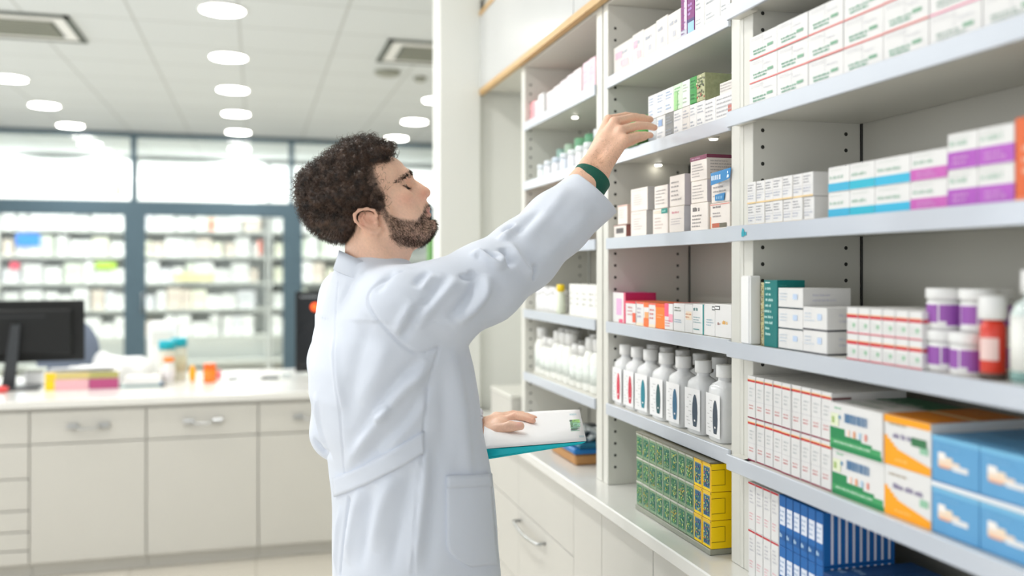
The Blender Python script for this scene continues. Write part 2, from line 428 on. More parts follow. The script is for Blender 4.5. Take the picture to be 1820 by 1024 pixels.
# added soft fill light; the room is left open behind the camera
L = bpy.data.lights.new('front_fill_light', 'AREA'); L.shape = 'RECTANGLE'; L.size = 6.0; L.size_y = 2.6; L.energy = 45; L.color = (.96, .98, 1)
lo = bpy.data.objects.new('front_fill_light', L); COL.objects.link(lo); lo.location = (-1.9, -3.45, 1.5); lo.rotation_euler = (math.radians(90), 0, 0)
cam = bpy.data.cameras.new('camera'); co = bpy.data.objects.new('camera', cam); COL.objects.link(co)
co.location = (0, 0, CAMZ); co.rotation_euler = (math.radians(90), 0, -YAW)
cam.sensor_width = 36; cam.lens = 36*FPX/1820; cam.shift_y = -(512-HOR)/1820
cam.clip_start = .05
cam.dof.use_dof = True; cam.dof.focus_distance = 1.98; cam.dof.aperture_fstop = 1.5
sc = bpy.context.scene; sc.camera = co
sc.view_settings.view_transform = 'Standard'; sc.view_settings.look = 'None'; sc.view_settings.gamma = 1
sc.view_settings.exposure = -0.14
sc.cycles.use_denoising = True
sc.cycles.max_bounces = 8; sc.cycles.diffuse_bounces = 5; sc.cycles.glossy_bounces = 3; sc.cycles.transmission_bounces = 6; sc.cycles.transparent_max_bounces = 12
sc.cycles.caustics_reflective = False; sc.cycles.caustics_refractive = False
sc.cycles.sample_clamp_indirect = 6
# ================================================================= SCULPTING WITH DISTANCE FIELDS
class SDF:
    def __init__(s): s.p = []
    def ell(s, c, r, k, ax=None, op='u'):
        c = np.array(c, float); r = np.array(r, float); A = np.eye(3) if ax is None else np.array(ax, float)
        def f(p, c=c, r=r, A=A):
            q = (p-c) @ A.T; k0 = np.sqrt(((q/r)**2).sum(1)); k1 = np.sqrt(((q/(r*r))**2).sum(1))
            return k0*(k0-1)/np.maximum(k1, 1e-9)
        s.p.append((op, f, k)); return s
    def cap(s, a, b, ra, rb, k, op='u'):
        a = np.array(a, float); b = np.array(b, float); ba = b-a; L = max(ba @ ba, 1e-12)
        def f(p):
            h = np.clip(((p-a) @ ba)/L, 0, 1); return np.sqrt(((p-a-h[:, None]*ba)**2).sum(1)) - (ra+(rb-ra)*h)
        s.p.append((op, f, k)); return s
    def chain(s, pts, rs, k, op='u'):
        for i in range(len(pts)-1): s.cap(pts[i], pts[i+1], rs[i], rs[i+1], k if i == 0 else min(k, .004+.3*min(rs)), op)
        return s
    def fn(s, f, k, op='u'): s.p.append((op, f, k)); return s
    def ev(s, p, R=None):
        """evaluate; with R given p holds block centres and the list of relevant primitives is returned"""
        d = np.full(len(p), 1e3)
        for op, f, k in s.p: d = s.comb(op, d, f(p), k)
        return d
    @staticmethod
    def comb(op, d, e, k):
        if op == 'u':
            if k <= 0: return np.minimum(d, e)
            h = np.clip(.5+.5*(d-e)/k, 0, 1); return d*(1-h)+e*h - k*h*(1-h)
        e = -e if op == 's' else e
        if k <= 0: return np.maximum(d, e)
        h = np.clip(.5-.5*(d-e)/k, 0, 1); return d*(1-h)+e*h + k*h*(1-h)

def surface(sdf, lo, hi, h, B=16, relax=1):
    lo = np.array(lo, float); hi = np.array(hi, float)
    nb = np.ceil((hi-lo)/(h*B)).astype(int); N = nb*B+2
    g = np.stack(np.meshgrid(*[np.arange(n) for n in nb], indexing='ij'), -1).reshape(-1, 3)
    cen = lo+(g+.5)*B*h; R = B*h*.5*math.sqrt(3)+h*1.5
    # per-primitive culling at block level
    d = np.full(len(cen), 1e3); vals = []
    for op, f, k in sdf.p:
        e = f(cen); vals.append(e); d = sdf.comb(op, d, e, k)
    act = np.where(np.abs(d) < R*1.6+.004)[0]
    t = np.arange(B+1); sub = np.stack(np.meshgrid(t, t, t, indexing='ij'), -1).reshape(-1, 3)
    cid, cpos, edges = [], [], [[], [], []]
    st = (N[1]*N[2], N[2], 1)
    corners = np.array([(i, j, k) for i in (0, 1) for j in (0, 1) for k in (0, 1)])
    el = [(a, b) for a in range(8) for b in range(a+1, 8) if np.abs(corners[a]-corners[b]).sum() == 1]
    for bi in act:
        base = g[bi]*B; pts = lo+(base+sub)*h
        dd = np.full(len(pts), 1e3); run = 1e3
        for (op, f, k), v in zip(sdf.p, vals):
            e0 = v[bi]
            if op == 'u':
                if e0-R > run+R+k: continue
                run = min(run, e0)
            elif op == 's':
                if e0-R > R+k+.002: continue
            dd = sdf.comb(op, dd, f(pts), k)
        V = dd.reshape(B+1, B+1, B+1)
        S = V < 0
        if S.all() or not S.any(): continue
        c8 = [V[i:i+B, j:j+B, k:k+B] for i, j, k in corners]
        s8 = sum((c < 0).astype(int) for c in c8)
        loc = np.argwhere((s8 > 0) & (s8 < 8))
        if len(loc):
            vv = np.stack([c[loc[:, 0], loc[:, 1], loc[:, 2]] for c in c8], 1)
            acc = np.zeros((len(loc), 3)); cnt = np.zeros(len(loc))
            for a, b in el:
                m = (vv[:, a] < 0) != (vv[:, b] < 0)
                tt = vv[:, a]/np.where(m, vv[:, a]-vv[:, b], 1)
                q = corners[a]+tt[:, None]*(corners[b]-corners[a]); acc += np.where(m[:, None], q, 0); cnt += m
            pos = lo+(base+loc+acc/cnt[:, None])*h
            gi = base+loc; cid.append(gi[:, 0]*st[0]+gi[:, 1]*st[1]+gi[:, 2]); cpos.append(pos)
        for ax in range(3):
            sl0 = [slice(0, B)]*3; sl1 = [slice(0, B)]*3; sl1[ax] = slice(1, B+1)
            A, C = S[tuple(sl0)], S[tuple(sl1)]
            e = np.argwhere(A != C)
            if len(e):
                ge = base+e; edges[ax].append(np.column_stack([ge, A[e[:, 0], e[:, 1], e[:, 2]]]))
    cid = np.concatenate(cid); cpos = np.concatenate(cpos); o = np.argsort(cid); cid = cid[o]; cpos = cpos[o]
    F = []
    for ax in range(3):
        if not edges[ax]: continue
        e = np.concatenate(edges[ax]); a1, a2 = (ax+1) % 3, (ax+2) % 3
        e = e[(e[:, a1] > 0) & (e[:, a2] > 0)]
        ids = e[:, 0]*st[0]+e[:, 1]*st[1]+e[:, 2]
        q = np.stack([ids, ids-st[a1], ids-st[a1]-st[a2], ids-st[a2]], 1)
        ix = np.clip(np.searchsorted(cid, q), 0, len(cid)-1); ok = (cid[ix] == q).all(1)
        ix = ix[ok]; fl = e[ok, 3] == 0
        ix[fl] = ix[fl][:, ::-1]
        F.append(ix)
    F = np.concatenate(F)
    for _ in range(relax):
        acc = np.zeros_like(cpos); cnt = np.zeros(len(cpos))
        for k in range(4):
            a, b = F[:, k], F[:, (k+1) % 4]
            for c in range(3):
                acc[:, c] += np.bincount(a, cpos[b, c], len(cpos)) + np.bincount(b, cpos[a, c], len(cpos))
            cnt += np.bincount(a, minlength=len(cpos)) + np.bincount(b, minlength=len(cpos))
        cpos = cpos*.5+.5*acc/np.maximum(cnt, 1)[:, None]
    return cpos, F
def normals(V, F):
    n = np.cross(V[F[:, 2]]-V[F[:, 0]], V[F[:, 3]]-V[F[:, 1]]); out = np.zeros_like(V)
    for k in range(4):
        for c in range(3): out[:, c] += np.bincount(F[:, k], n[:, c], len(V))
    return out/np.maximum(np.linalg.norm(out, axis=1), 1e-12)[:, None]
def np_mesh(name, V, F, mats, colors=None, smooth=True):
    me = bpy.data.meshes.new(name)
    me.vertices.add(len(V)); me.vertices.foreach_set('co', V.astype(np.float32).ravel())
    n = F.shape[1]; me.loops.add(F.size); me.loops.foreach_set('vertex_index', F.astype(np.int32).ravel())
    me.polygons.add(len(F)); me.polygons.foreach_set('loop_start', np.arange(0, F.size, n, dtype=np.int32))
    me.update(calc_edges=True)
    if smooth: me.polygons.foreach_set('use_smooth', np.ones(len(F), bool))
    for m in mats: me.materials.append(m)
    if colors is not None:
        at = me.color_attributes.new('Col', 'FLOAT_COLOR', 'POINT')
        at.data.foreach_set('color', np.column_stack([colors, np.ones(len(V))]).astype(np.float32).ravel())
    me.update(); return me
def seg_dist(p, a, b):
    ba = b-a; h = np.clip(((p-a) @ ba)/max(ba @ ba, 1e-12), 0, 1); return np.sqrt(((p-a-h[:, None]*ba)**2).sum(1))
def poly_dist(p, pts):
    d = np.full(len(p), 1e3)
    for a, b in zip(pts[:-1], pts[1:]): d = np.minimum(d, seg_dist(p, a, b))
    return d
def smoothpath(pts, n=6):
    """Catmull-Rom"""
    P_ = [np.array(p, float) for p in pts]; P_ = [2*P_[0]-P_[1]]+P_+[2*P_[-1]-P_[-2]]; out = []
    for i in range(1, len(P_)-2):
        for k in range(n):
            t = k/n; a, b, c, d = P_[i-1:i+3]
            out.append(.5*((2*b)+(-a+c)*t+(2*a-5*b+4*c-d)*t*t+(-a+3*b-3*c+d)*t**3))
    out.append(P_[-2]); return out
def strands(roots, dirs, length, r, curl, steps, m, name, rng, taper=.25, droop=0, turns=1.2, lat=0):
    """short hair strands as three-sided tubes; roots, dirs (n,3)"""
    n = len(roots)
    d = dirs/np.linalg.norm(dirs, axis=1)[:, None]
    a = np.cross(d, rng.normal(size=(n, 3))); a /= np.linalg.norm(a, axis=1)[:, None]; b = np.cross(d, a)
    ln = length*(.7+.6*rng.random(n)); ph = rng.random(n)*2*PI; tw = turns*(.7+.6*rng.random(n))*rng.choice([-1, 1], n)
    cr = curl*(.6+.8*rng.random(n))
    pts = []
    for i in range(steps+1):
        t = i/steps; an = ph+tw*2*PI*t
        p = roots+d*(ln*t)[:, None]+a*((np.cos(an)-np.cos(ph))*cr)[:, None]+b*((np.sin(an)-np.sin(ph))*cr)[:, None]
        p[:, 2] -= droop*t*t; pts.append(p)
    pts = np.stack(pts, 1)
    V = np.zeros((n, steps+1, 3, 3))
    for i in range(steps+1):
        t = pts[:, min(i+1, steps)]-pts[:, max(i-1, 0)]; t /= np.maximum(np.linalg.norm(t, axis=1), 1e-9)[:, None]
        u = np.cross(t, a+.01); u /= np.maximum(np.linalg.norm(u, axis=1), 1e-9)[:, None]; w_ = np.cross(t, u)
        rr = r*(1-(1-taper)*i/steps)
        for k in range(3): V[:, i, k] = pts[:, i]+rr*(math.cos(2*PI*k/3)*u+math.sin(2*PI*k/3)*w_)
    base = np.arange(n)[:, None]*(steps+1)*3; F = []
    for i in range(steps):
        for k in range(3):
            k2 = (k+1) % 3
            F.append(np.concatenate([base+i*3+k, base+i*3+k2, base+(i+1)*3+k2, base+(i+1)*3+k], 1))
    return np_mesh(name, V.reshape(-1, 3), np.concatenate(F), [m])
# ================================================================= THE MAN
rng = np.random.default_rng(5)
HD = 1.88
HO = P(650, 350, HD)
_r = HO.copy(); _r[2] = 0; _r /= np.linalg.norm(_r)
HW = -_r                                   # towards his right side
HU = np.array((_r[1], -_r[0], 0.0))        # facing direction (horizontal)
HM = HD/FPX*1.013
def Hd(px, py, w=0.0): return HO+HU*(px-650)*HM+UPV*(350-py)*HM+HW*w/1000
def axes(deg):                              # rows: face-forward, face-up, lateral
    a = math.radians(deg); f = HU*math.cos(a)+UPV*math.sin(a); u = -HU*math.sin(a)+UPV*math.cos(a)
    return np.array([f, u, HW])
mm = .001
T25 = axes(25)
hd = SDF()
hd.ell(Hd(628, 343), (.098, .080, .074), .0, T25)
hd.ell(Hd(668, 322), (.066, .050, .064), .02, T25)                       # forehead
hd.ell(Hd(704, 370), (.046, .066, .052), .022, axes(27))                 # face block
for sgn in (1, -1):
    hd.cap(Hd(690, 412, sgn*48), Hd(752, 415, sgn*20), .012, .014, .022) # jaw
    hd.cap(Hd(680, 380, sgn*54), Hd(690, 412, sgn*48), .014, .012, .02)
    hd.ell(Hd(714, 353, sgn*40), (.020, .018, .020), .018)               # cheekbone
    hd.ell(Hd(724, 385, sgn*30), (.022, .022, .020), .018)
hd.ell(Hd(722, 414), (.042, .020, .036), .020)
hd.ell(Hd(760, 400), (.0175, .0165, .020), .014)                          # chin
hd.cap(Hd(718, 312, 30), Hd(722, 311, 8), .010, .008, .014); hd.cap(Hd(718, 312, -30), Hd(722, 311, -8), .010, .008, .014)
hd.cap(Hd(722, 311, 8), Hd(722, 311, -8), .008, .008, .012)
hd.ell(Hd(746, 374), (.020, .021, .027), .012)                            # mouth mound
# eye sockets
for sgn in (1, -1):
    hd.ell(Hd(729, 332, sgn*31), (.012, .010, .015), .012, axes(27), op='s')
    hd.ell(Hd(712, 337, sgn*31), (.0128, .0128, .0128), .004)             # lids
    hd.ell(Hd(707, 335.5, sgn*31), (.0129, .0129, .0129), .002)
# nose
hd.cap(Hd(724, 318), Hd(752, 338), .0075, .0085, .008)
hd.ell(Hd(755.5, 341.5), (.0098, .0092, .0100), .006)
for sgn in (1, -1):
    hd.ell(Hd(746.5, 352, sgn*11), (.0095, .0078, .0064), .0035, axes(20))
    hd.cap(Hd(737, 347, sgn*15), Hd(741, 360, sgn*16), .0016, .0012, .005, op='s')
    hd.ell(Hd(753, 354, sgn*6.0), (.0045, .0030, .0026), .002, axes(30), op='s')
hd.cap(Hd(751, 352, 0), Hd(752, 360, 0), .0045, .004, .005)
hd.ell(Hd(736, 344), (.020, .022, .016), .010, axes(27))
hd.ell(Hd(728, 352), (.022, .024, .030), .012, axes(27))
# lips
hd.cap(Hd(757, 370, 0), Hd(749, 375, 21), .0052, .0030, .004); hd.cap(Hd(757, 370, 0), Hd(749, 375, -21), .0052, .0030, .004)
hd.cap(Hd(758, 380, 0), Hd(749, 378, 19), .0062, .0030, .004); hd.cap(Hd(758, 380, 0), Hd(749, 378, -19), .0062, .0030, .004)
for sgn in (1, -1): hd.cap(Hd(764, 375, 0), Hd(750, 377, sgn*23), .0012, .001, .003, op='s')
hd.cap(Hd(766, 388, 0), Hd(760, 389, 14), .003, .002, .006, op='s'); hd.cap(Hd(766, 388, 0), Hd(760, 389, -14), .003, .002, .006, op='s')
# eyelid slits
for sgn in (1, -1):
    hd.chain([Hd(723.5, 336.5, sgn*24), Hd(724.5, 336.3, sgn*31), Hd(717, 339.5, sgn*42)], [.0020, .0030, .0013], .001, op='s')
    hd.chain([Hd(722.5, 329.5, sgn*20), Hd(722.5, 329.5, sgn*32), Hd(712, 333, sgn*43)], [.0008, .0008, .0006], .002, op='s')
# ears
for sgn in (1, -1):
    w_ = lambda v: sgn*v
    hd.ell(Hd(654, 394, w_(72)), (.022, .018, .0045), .005, axes(-38))
    hx = [Hd(669, 387, w_(75)), Hd(664, 378, w_(78)), Hd(652, 375, w_(81)), Hd(639, 378, w_(84)), Hd(631, 386, w_(85)), Hd(633, 396, w_(84)), Hd(641, 404, w_(82)), Hd(651, 410, w_(79)), Hd(660, 414, w_(76)), Hd(669, 414, w_(73)), Hd(675, 408, w_(71))]
    hd.chain(hx, [.0030, .0030, .0032, .0034, .0034, .0032, .003, .0032, .0042, .0045, .0035], .003)
    hd.chain([Hd(648, 383, w_(79)), Hd(644, 391, w_(80)), Hd(650, 401, w_(78)), Hd(658, 404, w_(77))], [.002, .0026, .0026, .0022], .003)
    hd.ell(Hd(660, 394, w_(78)), (.0075, .0055, .0058), .002, axes(-50), op='s')
    hd.ell(Hd(668, 397, w_(76)), (.0035, .0045, .0035), .003)
# neck
hd.cap(Hd(662, 405), P(662, 505, 1.88), .054, .060, .022)
hd.cap(Hd(690, 420), P(682, 500, 1.88), .040, .048, .020)
hd.ell(Hd(716, 450), (.010, .014, .012), .018)                            # larynx
hd.cap(Hd(655, 410, 55), P(700, 500, 1.86), .015, .014, .016)             # sternomastoid

# torso frame
CB = np.array((P(0, 0, 0)*0)[:3]); PH = math.radians(27)
BF = RGT*math.cos(PH)+FWD*math.sin(PH)     # his forward
BR = RGT*math.sin(PH)-FWD*math.cos(PH)     # his right
def cen(px, z, D=1.9):
    c = FWD*D+RGT*((px-910)/FPX*D); c = c.copy(); c[2] = z; return c
TB = np.array([BF, BR, UPV])
bd = SDF(); bd.p = list(hd.p)
bd.ell(cen(672, 1.41), (.060, .150, .05), .04, TB)
bd.ell(cen(690, 1.24), (.105, .150, .20), .05, TB)
bd.ell(cen(722, .98), (.110, .150, .14), .06, TB)
hipR = cen(735, .92)+BR*.09; hipL = cen(735, .92)-BR*.09
knR = cen(738, .50)+BR*.10+BF*.02; knL = cen(738, .50)-BR*.10+BF*.06
anR = cen(735, .09)+BR*.11; anL = cen(738, .09)-BR*.11+BF*.06
for hp, kn, an in ((hipR, knR, anR), (hipL, knL, anL)):
    bd.chain([hp, kn, an], [.085, .052, .036], .03)
    bd.cap(an+(0, 0, -.04), an+BF*.15+(0, 0, -.06), .032, .026, .02)
# right arm
shR = P(728, 530, 1.77); elR = P(930, 452, 1.925); wrR = P(1054, 306, 2.065)
bd.chain([shR, elR, P(985, 388, 1.985), wrR], [.056, .042, .041, .0275], .03)
wa = P(1046, 297, 2.075); wb = P(1063, 313, 2.055)
bd.cap(P(1020, 338, 2.02), wa, .028, .020, .015); bd.cap(P(1028, 350, 2.01), wb, .028, .020, .015)
def fing(mcp, pip, dip, tip, r, palm_from, k=.009):
    bd.cap(palm_from, mcp, .0150, .0125, .016)
    bd.ell(mcp, (.0118,)*3, .006)
    bd.chain([mcp, pip, dip, tip], [r*1.12, r*1.02, r*.93, r*.82], .003)
# fingers listed index to little finger
FR = [((1082, 213, 2.140), (1112, 206, 2.205), (1130, 207, 2.235), (1146, 210, 2.255), .0089, wa),
      ((1092, 217, 2.105), (1124, 209, 2.165), (1142, 209.5, 2.195), (1156, 212.5, 2.215), .0095, wa),
      ((1103, 232, 2.088), (1134, 223.5, 2.145), (1151, 223.5, 2.170), (1163, 227, 2.188), .0095, wb),
      ((1110, 249, 2.072), (1132, 241, 2.118), (1146, 240, 2.138), (1156, 240.5, 2.152), .0089, wb)]
for i, (a, b, c, d, r, wst) in enumerate(FR):
    A, B_, C_, D_ = P(*a), P(*b), P(*c), P(*d)
    bd.cap(wst, A, .0165, .0122, .014)
for i, (a, b, c, d, r, wst) in enumerate(FR):
    A, B_, C_, D_ = P(*a), P(*b), P(*c), P(*d)
    bd.chain([A, B_], [r*1.25, r*1.06], .004); bd.chain([B_, C_, D_], [r*1.06, r*.94, r*.84], .002)
bd.ell(P(1080, 262, 2.09), (.030, .022, .030), .012)
# thumb of the right hand, behind the fingers
bd.chain([P(1072, 280, 2.10), P(1098, 262, 2.17), P(1122, 250, 2.20), P(1146, 243, 2.215)], [.017, .0125, .0105, .0088], .012)
# left arm
shL = P(622, 530, 2.04); elL = P(600, 768, 2.10); wrL = P(846, 764, 2.10)
bd.chain([shL, elL, wrL], [.054, .040, .026], .03)
bd.chain([wrL, P(866, 762, 2.09)], [.024, .023], .015)
# palm and fingers of the left hand (palm down on the sheet)
FL = [((894, 748, 2.105), (917, 739.5, 2.10), (933, 742, 2.085), (947, 747.5, 2.07), .0088),
      ((892, 744, 2.13), (918, 738, 2.13), (936, 740, 2.12), (950, 744, 2.11), .0088),
      ((888, 742, 2.155), (912, 736, 2.16), (928, 737, 2.155), (942, 741, 2.15), .0083),
      ((882, 741, 2.178), (902, 737, 2.185), (914, 738, 2.185), (925, 740, 2.185), .0072)]
for (a, b, c, d, r) in FL:
    bd.cap(P(866, 760, 2.10), P(*a), .019, .0125, .012)
for (a, b, c, d, r) in FL:
    bd.chain([P(*a), P(*b)], [r*1.22, r*1.06], .003); bd.chain([P(*b), P(*c), P(*d)], [r*1.06, r*.95, r*.82], .002)
bd.chain([P(868, 768, 2.07), P(888, 763, 2.035), P(907, 758, 2.02), P(925, 757.5, 2.01)], [.0175, .0125, .0108, .0092], .010)
bd.ell(P(872, 770, 2.065), (.02, .018, .016), .012)
bd.ell(P(890, 752, 2.075), (.020, .026, .012), .010)

body_lo = np.array((-.55, 1.2, -.01)); body_hi = np.array((1.3, 2.75, 1.93))
BV, BFc = surface(bd, body_lo, body_hi, .0027, relax=1)
# ---- skin colouring (beard shadow, blush and lips are part of the skin itself)
def hloc(V):
    q = V-HO; return (q @ HU)/HM+650, 350-(q @ UPV)/HM, np.abs(q @ HW)*1000
def sstep(x, a, b):
    t = np.clip((x-a)/(b-a), 0, 1); return t*t*(3-2*t)
def beard_mask(V):
    px, py, w = hloc(V)
    top = np.interp(px, [664, 672, 679, 690, 702, 720, 738, 747, 753, 762, 790], [345, 352, 368, 382, 388, 391, 391, 379, 362, 359, 359])
    front = np.interp(py, [340, 372, 390, 405, 420, 440], [669, 672, 681, 687, 691, 699])      # rear edge
    bot = np.interp(px, [664, 690, 705, 720, 738, 790], [400, 424, 436, 440, 440, 436])
    m = sstep(py, top-2, top+4)*sstep(px, front-4, front+3)*(1-sstep(py, bot-6, bot+1))
    lips = np.exp(-(((py-375.5)/7)**2))*sstep(px, 754, 757)*(w < 19)
    m *= 1-np.clip(lips*1.3, 0, 1)
    gap = np.exp(-(((px-738)/7)**2+((py-377)/6)**2))
    m *= 1-.35*gap
    m *= (w < 75)
    return m, lips
skin = np.array(hexc(236, 192, 165)); pinkc = np.array(hexc(222, 140, 118)); lipc = np.array(hexc(196, 134, 120)); stub = np.array(hexc(70, 51, 40)); pale = np.array(hexc(236, 196, 164)); hairc = np.array(hexc(60, 44, 34))
C = np.tile(skin, (len(BV), 1))
px, py, w_ = hloc(BV)
inhead = (BV[:, 2] > 1.47) & (np.abs(px-650) < 150) & (w_ < 110)
def mixc(C, col, a): return C*(1-a[:, None])+col*a[:, None]
blush = np.exp(-(((px-720)/16)**2+((py-356)/13)**2))*.35+np.exp(-(((px-752)/12)**2+((py-345)/12)**2))*.55+np.exp(-(((px-650)/24)**2+((py-396)/20)**2))*(w_ > 66)*.35
C = mixc(C, pinkc, np.clip(blush, 0, .8)*inhead)
bm_, lips_ = beard_mask(BV)
bm_ = bm_*np.clip(.80+.5*nz_(BV, 90)*1.0, 0, 1.15) if False else bm_*(.78+.22*np.clip(rng.normal(size=len(BV)), -1, 1)); C = mixc(C, stub, np.clip(bm_*.68, 0, 1)*inhead); C = mixc(C, lipc, np.clip(lips_, 0, 1)*inhead)
rim = np.exp(-(((px-713)/13)**2+((py-338)/5.5)**2))*(w_ < 48)*(w_ > 16); C = mixc(C, pinkc*.75, np.clip(rim*.55, 0, 1)*inhead)
C0 = C.copy()
# hands: knuckles and finger tips pinker, forearm hair browner
for (a, b, c, d, *_r2) in FR+[f for f in FL]:
    for q, am, rr in ((b, .22, .010), (d, .45, .011), (a, .18, .012)):
        e = np.exp(-(((BV-P(*q))**2).sum(1)/rr**2)); C = mixc(C, pinkc, e*am)
thn = P(923, 754, 2.005); e = np.exp(-(((BV-thn)**2).sum(1)/.008**2)); C = mixc(C, np.array(hexc(232, 170, 160)), e*.6)
e = np.exp(-(seg_dist(BV, P(1050, 300, 2.04), P(1095, 262, 2.08))/.022)**2); C = mixc(C, np.array(hexc(196, 142, 104)), e*.45)
C *= (1+.03*rng.normal(size=(len(BV), 1)))
mskin = bpy.data.materials.new('skin'); mskin.use_nodes = True; nt = mskin.node_tree; b = nt.nodes['Principled BSDF']
at = nt.nodes.new('ShaderNodeAttribute'); at.attribute_name = 'Col'; nt.links.new(at.outputs['Color'], b.inputs['Base Color'])
b.inputs['Roughness'].default_value = .48; b.inputs['Subsurface Weight'].default_value = .12; b.inputs['Subsurface Radius'].default_value = (1, .35, .2); b.inputs['Subsurface Scale'].default_value = .004
tc = nt.nodes.new('ShaderNodeTexCoord'); nz = nt.nodes.new('ShaderNodeTexNoise'); nz.inputs['Scale'].default_value = 500; nt.links.new(tc.outputs['Object'], nz.inputs['Vector'])
bp = nt.nodes.new('ShaderNodeBump'); bp.inputs['Strength'].default_value = .12; bp.inputs['Distance'].default_value = .001; nt.links.new(nz.outputs['Fac'], bp.inputs['Height']); nt.links.new(bp.outputs['Normal'], b.inputs['Normal'])
feet = cen(736, 0)
man = empty('person', tuple(feet), label='man in a white lab coat reaching up to the shelves and holding a paper', cat='person')
inv = -Vector(feet)
def attach(me, name, parent=man, **k):
    me.transform(Matrix.Translation(inv)); o = inst(me, name, parent=parent, **k); return o
BN = normals(BV, BFc)
# eyes
M_eye = mat('eye_white', (225, 215, 208), .15, var=0); M_iris = mat('iris_brown', (58, 36, 24), .15, var=0)
M3 = Matrix((tuple(HW), tuple(np.cross(T25[0], HW)), tuple(T25[0]))).transposed()
for sgn in (1, -1):
    em2 = MB(); em2.lathe([(0, -.0122), (.006, -.0107), (.0105, -.006), (.0122, 0), (.0105, .006), (.0066, .01025)], M_eye, n=20)
    em2.lathe([(.0066, .01026), (.004, .0116), (0, .0121)], M_iris, n=20)
    me = em2.mesh('eye', False); me.transform(Matrix.Translation(Vector(Hd(712.5, 337, sgn*31))) @ M3.to_4x4()); attach(me, 'eye')
# ---- hair
hh = SDF()
hh.ell(Hd(617, 343), (.101, .084, .088), 0, T25)
hh.ell(Hd(664, 281), (.050, .034, .062), .016, axes(-8))
hh.ell(Hd(688, 272), (.024, .022, .048), .014, axes(-20))
hh.ell(Hd(640, 268), (.040, .026, .058), .016, axes(12))
hh.ell(Hd(606, 287), (.036, .024, .060), .014, axes(28))
hh.ell(Hd(568, 345), (.036, .056, .062), .02, T25)
hh.ell(Hd(596, 398), (.056, .040, .064), .02, axes(-20))
hh.ell(Hd(742, 352), (.089, .074, .14), .008, op='s')
hh.ell(Hd(700, 304), (.028, .012, .09), .008, op='s')
for sgn in (1, -1):
    hh.ell(Hd(656, 397, sgn*84), (.028, .021, .022), .006, op='s')
    hh.ell(Hd(672, 362, sgn*61), (.011, .022, .007), .008, axes(18))
hh.ell(Hd(690, 457), (.073, .048, .12), .008, axes(0), op='s')
hh.ell(Hd(640, 480), (.10, .045, .12), .008, axes(-22), op='s')
_e = (Hd(612, 446)-Hd(524, 396)); _e /= np.linalg.norm(_e); _nn = np.cross(_e, HW); _nn *= -np.sign(_nn[2])*1.0
hh.fn(lambda p: -((p-Hd(568, 424)) @ _nn), .016, 's')
HV, HF = surface(hh, HO-.25, HO+.25, .0032, relax=1)
HN = normals(HV, HF)
from mathutils import noise as mnoise
def nz_(V, sc, seed=0):
    return np.array([mnoise.noise(Vector((v[0]*sc+seed, v[1]*sc, v[2]*sc))) for v in V])
def cell_(V, sc):
    return np.array([mnoise.voronoi(Vector(v)*sc)[0][0] for v in V])
n1 = nz_(HV, 38); n2 = cell_(HV, 70)*.7+cell_(HV, 130)*.5
hx_, hy_, hw_ = hloc(HV)
amp = .4+.6*sstep(-hy_, -400, -330)          # closer cropped at the nape
HV2 = HV+HN*((n1*.008+(.5-n2)*.011-.003)*amp)[:, None]
M_hair = bpy.data.materials.new('dark_brown_hair'); M_hair.use_nodes = True; nt = M_hair.node_tree; b = nt.nodes['Principled BSDF']
tc = nt.nodes.new('ShaderNodeTexCoord'); nz = nt.nodes.new('ShaderNodeTexNoise'); nz.inputs['Scale'].default_value = 60; nz.inputs['Detail'].default_value = 4
nt.links.new(tc.outputs['Object'], nz.inputs['Vector']); rp = nt.nodes.new('ShaderNodeValToRGB')
rp.color_ramp.elements[0].position = .3; rp.color_ramp.elements[0].color = (*hexc(24, 18, 15), 1); rp.color_ramp.elements[1].position = .72; rp.color_ramp.elements[1].color = (*hexc(92, 68, 52), 1)
nt.links.new(nz.outputs['Fac'], rp.inputs[0]); nt.links.new(rp.outputs[0], b.inputs['Base Color']); b.inputs['Roughness'].default_value = .5
hair = attach(np_mesh('hair', HV2, HF, [M_hair]), 'hair')
sel = rng.choice(len(HV), 9000, replace=False)
up_ok = sel[(hy_[sel] < 392)]
dirs = HN[up_ok]*.55+rng.normal(size=(len(up_ok), 3))*.55+np.array(UPV)*.05
attach(strands(HV2[up_ok]-HN[up_ok]*.004, dirs, .0175, .0006, .0046, 9, M_hair, 'hair_curls', rng, turns=1.0), 'hair_curls', parent=hair)
lowsel = rng.choice(np.where(hy_ >= 370)[0], 4200)
back_dn = -HU*.25-UPV*.9
attach(strands(HV2[lowsel]-HN[lowsel]*.003, HN[lowsel]*.35+back_dn+rng.normal(size=(len(lowsel), 3))*.25, .011, .00045, .001, 4, M_hair, 'nape_hair', rng, turns=.5), 'nape_hair', parent=hair)
_in = np.where(inhead)[0]; _dv = hh.ev(BV[_in]); _a = np.zeros(len(BV)); _a[_in] = np.clip(1-(_dv+.001)/.004, 0, 1)
C = mixc(C, hairc, _a*.85)
body = attach(np_mesh('body', BV, BFc, [mskin], C), 'body', label='skin of face, neck and hands')
